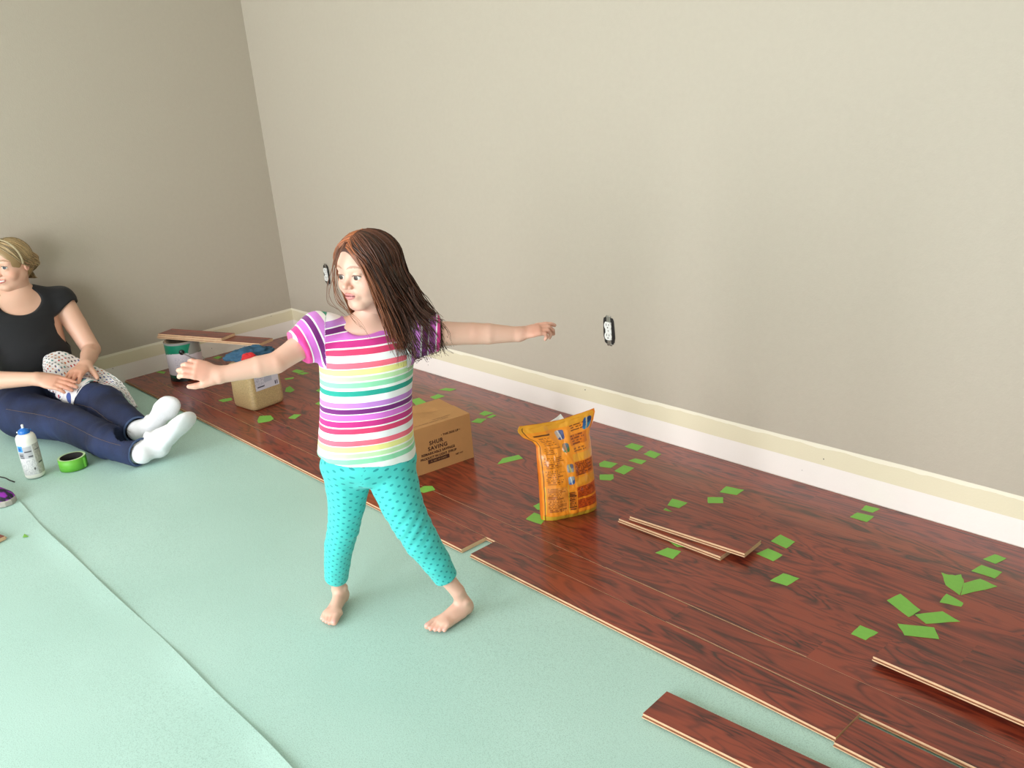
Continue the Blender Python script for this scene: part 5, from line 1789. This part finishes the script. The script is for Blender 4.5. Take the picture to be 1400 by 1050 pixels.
# =================================================================== the woman sitting against the wall
WP = lambda px, py, x: on_x(px, py, x)
SKIN_W = (226, 180, 156)
WY = -1.37
whc = WP(13, 361, 0.150)
wy_ = nrm(-NH * math.cos(0.22) - SIDE * math.sin(0.22) + ZUP * 0.02)
wz_ = nrm(ZUP + SIDE * 0.10); wz_ = nrm(wz_ - wy_ * (wz_ @ wy_)); wx_ = np.cross(wz_, wy_)
HWm = Head(whc, np.stack([wx_, wy_, wz_], 1), 0.215, child=False, gaze=(0.15, 1, 0.0), iris=(86, 98, 104), skin=SKIN_W, brow=(150, 112, 78), lip=(196, 104, 100), smile=1.0, teeth=True)
wneck_t = whc - wz_ * 0.06 - wy_ * 0.02
wneck_b = WP(22, 405, 0.125)
wsl = WP(83, 411, 0.125)                                   # her left shoulder (towards the room corner)
wsr = np.array([0.135, 2 * wneck_b[1] - wsl[1] - 0.035, wsl[2]])
wel, wwl = WP(125, 478, 0.25), WP(117, 499, 0.44)
wer, wwr = np.array([0.27, wsr[1] - 0.07, 0.26]), WP(50, 518, 0.50)
pel = np.array([0.165, wneck_b[1], 0.135])
wb = Sdf()
wside = nrm(wsl - wsr)
spine = [pel + ZUP * -0.02, pel + ZUP * 0.10 + [0.0, 0, 0], np.array([0.15, wneck_b[1], wsl[2] - 0.16]), np.array([0.135, wneck_b[1], wsl[2] - 0.04]), wneck_b + ZUP * -0.012]
wb.tube(spine, np.array([0.155, 0.135, 0.145, 0.150, 0.07]), np.array([0.105, 0.10, 0.108, 0.085, 0.05]), wside, 0.04, cap=0.03)
wb.cone(wneck_b - ZUP * 0.03, wneck_t, 0.051, 0.047, 0.03)
wb.cone(wsl, wneck_b, 0.048, 0.045, 0.05); wb.cone(wsr, wneck_b, 0.048, 0.045, 0.05)
wb.chain([wsl, wsl * 0.5 + wel * 0.5, wel], [0.052, 0.046, 0.040], 0.006)
wb.chain([wel, wel * 0.6 + wwl * 0.4, wwl], [0.037, 0.036, 0.026], 0.006)
wb.chain([wsr, wsr * 0.5 + wer * 0.5, wer], [0.052, 0.046, 0.040], 0.006)
wb.chain([wer, wer * 0.6 + wwr * 0.4, wwr], [0.040, 0.038, 0.027], 0.006)
# left hand spread on the cloth, fingers down; right hand laid flat, fingers towards the wall side
hl = nrm(WP(92, 520, 0.545) - wwl)
build_hand(wb, wwl, frame(hl, ZUP * 0.6 - NH * 0.75), 0.165, curls=(0.30, 0.34, 0.40, 0.45), spread=0.13, thumb=(0.95, 0.25), k=0.010)
hr_ = nrm(WP(99, 528, 0.60) - wwr)
build_hand(wb, wwr, frame(hr_, ZUP * 0.85 - NH * 0.5), 0.165, curls=(0.18, 0.2, 0.24, 0.28), spread=0.04, thumb=(0.45, 0.3), k=0.010)
v1, f1 = sdf_mesh(wb, np.minimum.reduce([wsr, wer, pel]) - 0.16, np.maximum.reduce([wsl, wwl, wwr, wneck_t]) + 0.16, 0.0042)
whs = Sdf(); HWm.build(whs); whs.cone(wneck_t - ZUP * 0.03, wneck_t + ZUP * 0.02, 0.050, 0.048, 0.03)
v2, f2 = sdf_mesh(whs, whc - 0.15, whc + 0.15, 0.0022)
V, F, C = merge([(v1, f1, skin_color(v1, SKIN_W, red=[(wwl + hl * 0.12, 0.07), (wwr + hr_ * 0.12, 0.06)])), (v2, f2, HWm.color(v2))])
WOM = empty('person', (0.3, WY, 0.004), 'seated adult in black top, blue jeans and white socks leaning against the wall', 'person')
under(mesh_from('body', V, F, M_skin, smooth=True, cols=C), WOM)

# -- black top with cap sleeves
tp = Sdf()
tp.tube([p + np.array([0.004, 0, 0]) for p in spine], np.array([0.168, 0.150, 0.157, 0.162, 0.080]), np.array([0.120, 0.118, 0.124, 0.098, 0.058]), wside, 0.04, cap=0.03)
wal, war = nrm(wel - wsl), nrm(wer - wsr)
tp.cone(wsl, wneck_b, 0.057, 0.053, 0.05); tp.cone(wsr, wneck_b, 0.057, 0.053, 0.05)
tp.cone(wsl, wsl + wal * 0.06, 0.060, 0.058, 0.03); tp.cone(wsr, wsr + war * 0.06, 0.060, 0.058, 0.03)
tp.ball_cut(wsl + wal * 0.12, 0.105, wsl + wal * 0.040 + ZUP * 0.0, nrm(wal * 0.9 + wside * 0.35), 0.004)
tp.ball_cut(wsr + war * 0.12, 0.105, wsr + war * 0.040, nrm(war * 0.9 - wside * 0.35), 0.004)
tp.ell(wneck_b + np.array([0.075, 0.0, -0.012]), (0.075, 0.090, 0.058), None, 0.008, 'sub')
tp.cone(wneck_b - ZUP * 0.0, wneck_b + ZUP * 0.12, 0.072, 0.080, 0.008, 'sub')
v, f = sdf_mesh(lambda p: tp(p) + 0.003 * vnoise(p * [5, 5, 8], 41, 2), np.minimum.reduce([wsr, pel]) - 0.19, np.maximum.reduce([wsl, wneck_b]) + 0.16, 0.0046)
under(mesh_from('top', v, f, mat('black_jersey', rgb(20, 20, 24), 0.85, **{'Sheen Weight': 0.1}), smooth=True), WOM)['label'] = 'black cap-sleeved scoop-neck top'

# -- jeans
jn = Sdf()
hipl, hipr = pel + wside * 0.10 + [0.04, 0, -0.02], pel - wside * 0.10 + [0.04, 0, -0.02]
# right (near) leg
R_ = [hipr + ZUP * -0.01, on_z(30, 566, 0.095), on_z(92, 578, 0.090), on_z(146, 603, 0.070), on_z(192, 618, 0.055)]
rR = [0.105, 0.095, 0.072, 0.062, 0.054]
# left (far) leg
L_ = [hipl, WP(110, 545, 0.50), WP(143, 553, 0.66), WP(166, 572, 0.84), WP(187, 587, 0.97)]
rL = [0.105, 0.082, 0.074, 0.060, 0.054]
jn.chain(R_, np.array(rR) + 0.004, 0.012); jn.chain(L_, np.array(rL) + 0.004, 0.012)
jn.ell(pel + [0.0, 0, -0.03], (0.125, 0.185, 0.115), None, 0.05)
dRr, dLl = nrm(R_[-1] - R_[-2]), nrm(L_[-1] - L_[-2])
jn.ball_cut(R_[-1] + dRr * 0.10, 0.13, R_[-1] + dRr * 0.004, dRr, 0.004)
jn.ball_cut(L_[-1] + dLl * 0.10, 0.13, L_[-1] + dLl * 0.004, dLl, 0.004)
# hollow cuffs
jn.cone(R_[-1] - dRr * 0.04, R_[-1] + dRr * 0.03, 0.046, 0.048, 0.004, 'sub')
jn.cone(L_[-1] - dLl * 0.04, L_[-1] + dLl * 0.03, 0.046, 0.048, 0.004, 'sub')
jn.cut((0, 0, 0.004), (0, 0, -1), 0.004)
kn = [R_[2], L_[2], R_[3], L_[1]]


def jfold(P):
    o = 0.0016 * vnoise(P * [6, 6, 6], 55, 3)
    for i, c in enumerate(kn):
        o = o + 0.0055 * np.exp(-((P - c) ** 2).sum(1) / 0.07 ** 2) * np.sin((P @ nrm((0.8, 0.35, 0.5 - 0.3 * i))) * 120 + i)
    return o


jlo = np.minimum.reduce(R_ + L_ + [pel]) - 0.20; jhi = np.maximum.reduce(R_ + L_ + [pel]) + 0.20
jlo[2] = -0.02
jnf = lambda p: jn(p) + jfold(p)
v, f = sdf_mesh(jnf, jlo, jhi, 0.0046)


def denim():
    m, nt, b = new_mat('dark_denim')
    N = nt.nodes.new; L = nt.links.new
    tc = N('ShaderNodeTexCoord')
    n = N('ShaderNodeTexNoise'); n.inputs['Scale'].default_value = 9; n.inputs['Detail'].default_value = 6; L(tc.outputs['Object'], n.inputs['Vector'])
    n2 = N('ShaderNodeTexNoise'); n2.inputs['Scale'].default_value = 320; n2.inputs['Detail'].default_value = 2; L(tc.outputs['Object'], n2.inputs['Vector'])
    ad = N('ShaderNodeMath'); ad.operation = 'MULTIPLY_ADD'; ad.inputs[1].default_value = 0.4; L(n2.outputs['Fac'], ad.inputs[0]); L(n.outputs['Fac'], ad.inputs[2])
    r = N('ShaderNodeValToRGB'); r.color_ramp.elements[0].position = 0.45; r.color_ramp.elements[0].color = rgb(16, 22, 48)
    r.color_ramp.elements[1].position = 0.95; r.color_ramp.elements[1].color = rgb(36, 50, 90)
    L(ad.outputs[0], r.inputs[0]); L(r.outputs[0], b.inputs['Base Color'])
    b.inputs['Roughness'].default_value = 0.8
    bp_ = N('ShaderNodeBump'); bp_.inputs['Strength'].default_value = 0.2; bp_.inputs['Distance'].default_value = 0.001
    L(n2.outputs['Fac'], bp_.inputs['Height']); L(bp_.outputs['Normal'], b.inputs['Normal'])
    return m


JEANS = under(mesh_from('jeans', v, f, denim(), smooth=True), WOM)
JEANS['label'] = 'dark blue denim jeans'
# stitched seams along the legs
M_thread = mat('tan_thread', rgb(110, 92, 78), 0.8)
for chain_, rr_, up_ in ((R_, rR, 0.55), (L_, rL, 0.15)):
    pts = []
    for p, r0 in zip(chain_[1:], rr_[1:]): pts.append(p + nrm(np.array([0.62, -0.62, up_])) * r0)
    P = spline(pts, 60); P = push_out(P, jnf, 0.0012)
    v, f = tube_mesh([(P, 0.0008)], 5)
    so = mesh_from('seam', v, f, M_thread, smooth=True); so.parent = JEANS
    so.matrix_parent_inverse = (Matrix.Translation(WOM.location)).inverted() @ Matrix.Identity(4)
    so.matrix_parent_inverse = Matrix.Identity(4)

for end, dd, up_ in ((R_[-1], dRr, ZUP), (L_[-1], dLl, ZUP)):
    fr = frame(dd, up_); th = np.linspace(0, 2 * np.pi, 41)
    ring = end + dd * 0.003 + 0.0525 * (np.cos(th)[:, None] * fr[:, 1] + np.sin(th)[:, None] * fr[:, 2])
    ring[:, 2] = np.maximum(ring[:, 2], 0.009)
    v, f = tube_mesh([(ring, 0.0042)], 8)
    ho = mesh_from('cuff_hem', v, f, mat('worn_denim_hem', rgb(66, 84, 118), 0.85, var=0.2, vscale=80), smooth=True)
    ho.parent = JEANS

# -- socks (with the ankles inside the cuffs)
SK = Sdf()
fr_heel = on_z(217, 628, 0.010); fr_toe = WP(263, 570, fr_heel[0] + 0.13)
fl_heel = L_[-1] + dLl * 0.055 + np.array([0, 0, -0.02]); fl_heel = WP(201, 600, 1.02); fl_toe = WP(236, 547, 1.12)


def sock(heel, toe, dorsal, ankle):
    x = nrm(toe - heel); R = frame(x, dorsal); L = float(np.linalg.norm(toe - heel))
    s = Sdf()
    R2 = R.copy()
    build_foot(s, heel, R2, L, ankle, 0.036, toes=False)
    return s, R, L


for heel, toe, dorsal, ank in ((fr_heel, fr_toe, nrm(-SIDE * 0.75 + ZUP * 0.35 + NH * 0.45), R_[-1] + dRr * 0.01), (fl_heel, fl_toe, nrm(NH * 0.9 - 0.35 * SIDE), L_[-1] + dLl * 0.01)):
    s, R, L = sock(heel, toe, dorsal, ank)
    v, f = sdf_mesh(lambda p: s(p) - 0.006 + 0.0012 * vnoise(p * 11, 77, 2), np.minimum.reduce([heel, toe, ank]) - 0.12, np.maximum.reduce([heel, toe, ank]) + 0.12, 0.0036)
    v[:, 2] = np.maximum(v[:, 2], 0.0035)
    under(mesh_from('sock', v, f, mat('white_cotton_sock', rgb(236, 236, 240), 0.85, bump=(260, 0.3)), smooth=True), WOM)

# -- blonde hair drawn back under a pale headband
r = np.random.default_rng(5)
specs = []
for i in range(520):
    az = r.uniform(72, 180) * (1 if r.random() < 0.5 else -1)
    y0 = np.interp(abs(az), [72, 110, 180], [0.62, 0.30, -0.6]) + r.normal(0, 0.06)
    specs.append((float(np.clip(y0, -0.9, 0.70)), az, r.uniform(-12, 10), abs(r.normal(0, 0.03)), 'w'))


def wfall(P, az, t_, r):
    E0 = P[-1]; kn_ = HWm.w(0.06 + 0.02 * r.normal(), -0.46, -0.22)
    out = []
    for t in np.linspace(0.15, 1, 6):
        out.append(E0 * (1 - t) + kn_ * t + (E0 - whc) * 0.28 * math.sin(math.pi * t) + r.normal(0, 0.002, 3))
    tip = out[-1]
    for t in (0.5, 1.0): out.append(tip + (wx_ * 0.012 * r.normal() + wx_ * 0.006 - wz_ * 0.03 + wy_ * 0.004) * t)
    return np.array(out)


raw = strands(HWm, specs, 22, wfall, lift=1.05, rad=(0.345, 0.43, 0.385))
paths, cols = [], []
for a, b, t in raw:
    q = b.copy(); q[:, 0] = np.maximum(q[:, 0], 0.006)
    P = spline(np.vstack([a[::2], q]), 20)
    P[:, 0] = np.maximum(P[:, 0], 0.005)
    paths.append((P, r.uniform(0.0014, 0.0026) * np.clip(1.15 - np.linspace(0, 1, 20) ** 3, 0.3, 1)))
    cols.append(np.tile(lin(np.array((200, 172, 128)) * r.uniform(0.6, 1.1)), (80, 1)))
v, f = tube_mesh(paths, 4)
cap = Sdf()
cap.ell(HWm.w(0, -0.055, 0.115), np.array([0.360, 0.445, 0.400]) * HWm.H, HWm.R, 0.004)
cap.ell(HWm.w(0, -0.20, -0.08), np.array([0.30, 0.26, 0.28]) * HWm.H, HWm.R, 0.03)
cap.ell(HWm.w(0.0, 0.60, -0.22), np.array([0.36, 0.50, 0.56]) * HWm.H, HWm.R, 0.01, 'sub')
for s in (-1, 1): cap.ell(HWm.w(s * 0.37, -0.03, -0.10), np.array([0.09, 0.13, 0.19]) * HWm.H, HWm.R, 0.01, 'sub')
v2, f2 = sdf_mesh(cap, whc - 0.125, whc + 0.125, 0.0036)
v2[:, 0] = np.maximum(v2[:, 0], 0.004)
V, F, C = merge([(v, f, np.concatenate(cols)), (v2, f2, np.tile(lin((158, 130, 92)), (len(v2), 1)))])
under(mesh_from('hair', V, F, M_hair, smooth=True, cols=C), WOM)['label'] = 'blonde hair drawn back'
th = np.linspace(-1.75, 1.75, 60)
band = np.array([HWm.w(0.380 * math.sin(t), 0.17 - 0.10 * (1 - math.cos(t)) * 0.8, 0.115 + 0.425 * math.cos(t) * 0.93) for t in th])
bw = []
for dy in (-0.028, 0.028):
    bw.append(band + wy_ * dy * HWm.H * 1.0)
o_ = nrm(wz_)
Vb = np.concatenate([bw[0], band + (band - HWm.w(0, 0.1, 0.1)) * 0.045, bw[1]])
n = 60
Fb = [(i, i + 1, n + i + 1, n + i) for i in range(n - 1)] + [(n + i, n + i + 1, 2 * n + i + 1, 2 * n + i) for i in range(n - 1)]
hb = under(mesh_from('headband', Vb, Fb, mat('cream_headband', rgb(214, 198, 164), 0.6), smooth=True), WOM)

# -- white dotted cloth in her lap
def top_of(S, X, Y, z0=0.5):
    z = np.full(len(X), z0)
    for _ in range(60):
        d = S(np.stack([X, Y, z], 1)); z = np.where(z > 0.004, z - np.maximum(d, 0.0) * 0.7, z)
    return np.maximum(z, 0.005)


rim = np.array([WP(*q) for q in ((58, 500, 0.33), (62, 488, 0.31), (84, 481, 0.31), (106, 489, 0.33), (124, 498, 0.39), (146, 508, 0.47), (166, 522, 0.57), (180, 542, 0.69), (188, 556, 0.81))])
nearr = np.array([WP(*q) for q in ((62, 530, 0.39), (70, 536, 0.43), (84, 540, 0.47), (98, 545, 0.51), (112, 551, 0.55), (124, 535, 0.53), (146, 528, 0.57), (164, 536, 0.65), (184, 556, 0.81))])
nu, nv = 120, 60
A = spline(rim, nu); Bq = spline(nearr, nu)
tt = np.linspace(0, 1, nv)
P = A[:, None] * (1 - tt)[None, :, None] + Bq[:, None] * tt[None, :, None]
U, Vv = np.meshgrid(np.linspace(0, 1, nu), tt, indexing='ij')
hump = 0.030 * np.exp(-((U - 0.12) / 0.16) ** 2) * np.sin(np.pi * np.clip(Vv * 0.9 + 0.1, 0, 1)) + 0.02 * np.sin(np.pi * Vv) * (1 - U)
P = P + (ZUP * 0.7 + np.array([0.7, 0, 0]) * 0.5) * hump[..., None]
P = P.reshape(-1, 3)
ruf = vnoise(np.stack([U.ravel() * 3.4, Vv.ravel() * 2.4, 0 * U.ravel()], 1), 23, 3) * np.sin(np.pi * np.clip(Vv.ravel() * 0.94 + 0.05, 0, 1))
P = P + (ZUP + np.array([0.5, -0.2, 0])) * (0.012 * ruf)[:, None]
P = push_out(P, jnf, 0.006); P = push_out(P, tp, 0.005)
P = P.reshape(nu, nv, 3)
for _ in range(2):
    P[1:-1, 1:-1] = 0.5 * P[1:-1, 1:-1] + 0.125 * (P[2:, 1:-1] + P[:-2, 1:-1] + P[1:-1, 2:] + P[1:-1, :-2])
P = P.reshape(-1, 3)
fc = grid_faces(nu, nv)
clo = mesh_from('cloth', P, fc, dot_mat('white_dotted_cotton', rgb(238, 234, 236), [rgb(70, 90, 160), rgb(190, 60, 70), rgb(60, 60, 70), rgb(200, 120, 70), rgb(90, 150, 150)], 0.032, 0.032, 0.0056), smooth=True)
sol = clo.modifiers.new('thickness', 'SOLIDIFY'); sol.thickness = 0.003; sol.offset = 1
at = clo.data.attributes.new('cloth_uv', 'FLOAT_VECTOR', 'POINT')
at.data.foreach_set('vector', np.stack([U.ravel() * 0.62, Vv.ravel() * 0.26, 0 * U.ravel()], 1).astype(np.float32).ravel())
tag(clo, 'white cloth with small coloured dots bunched in the lap of the seated adult', 'cloth')
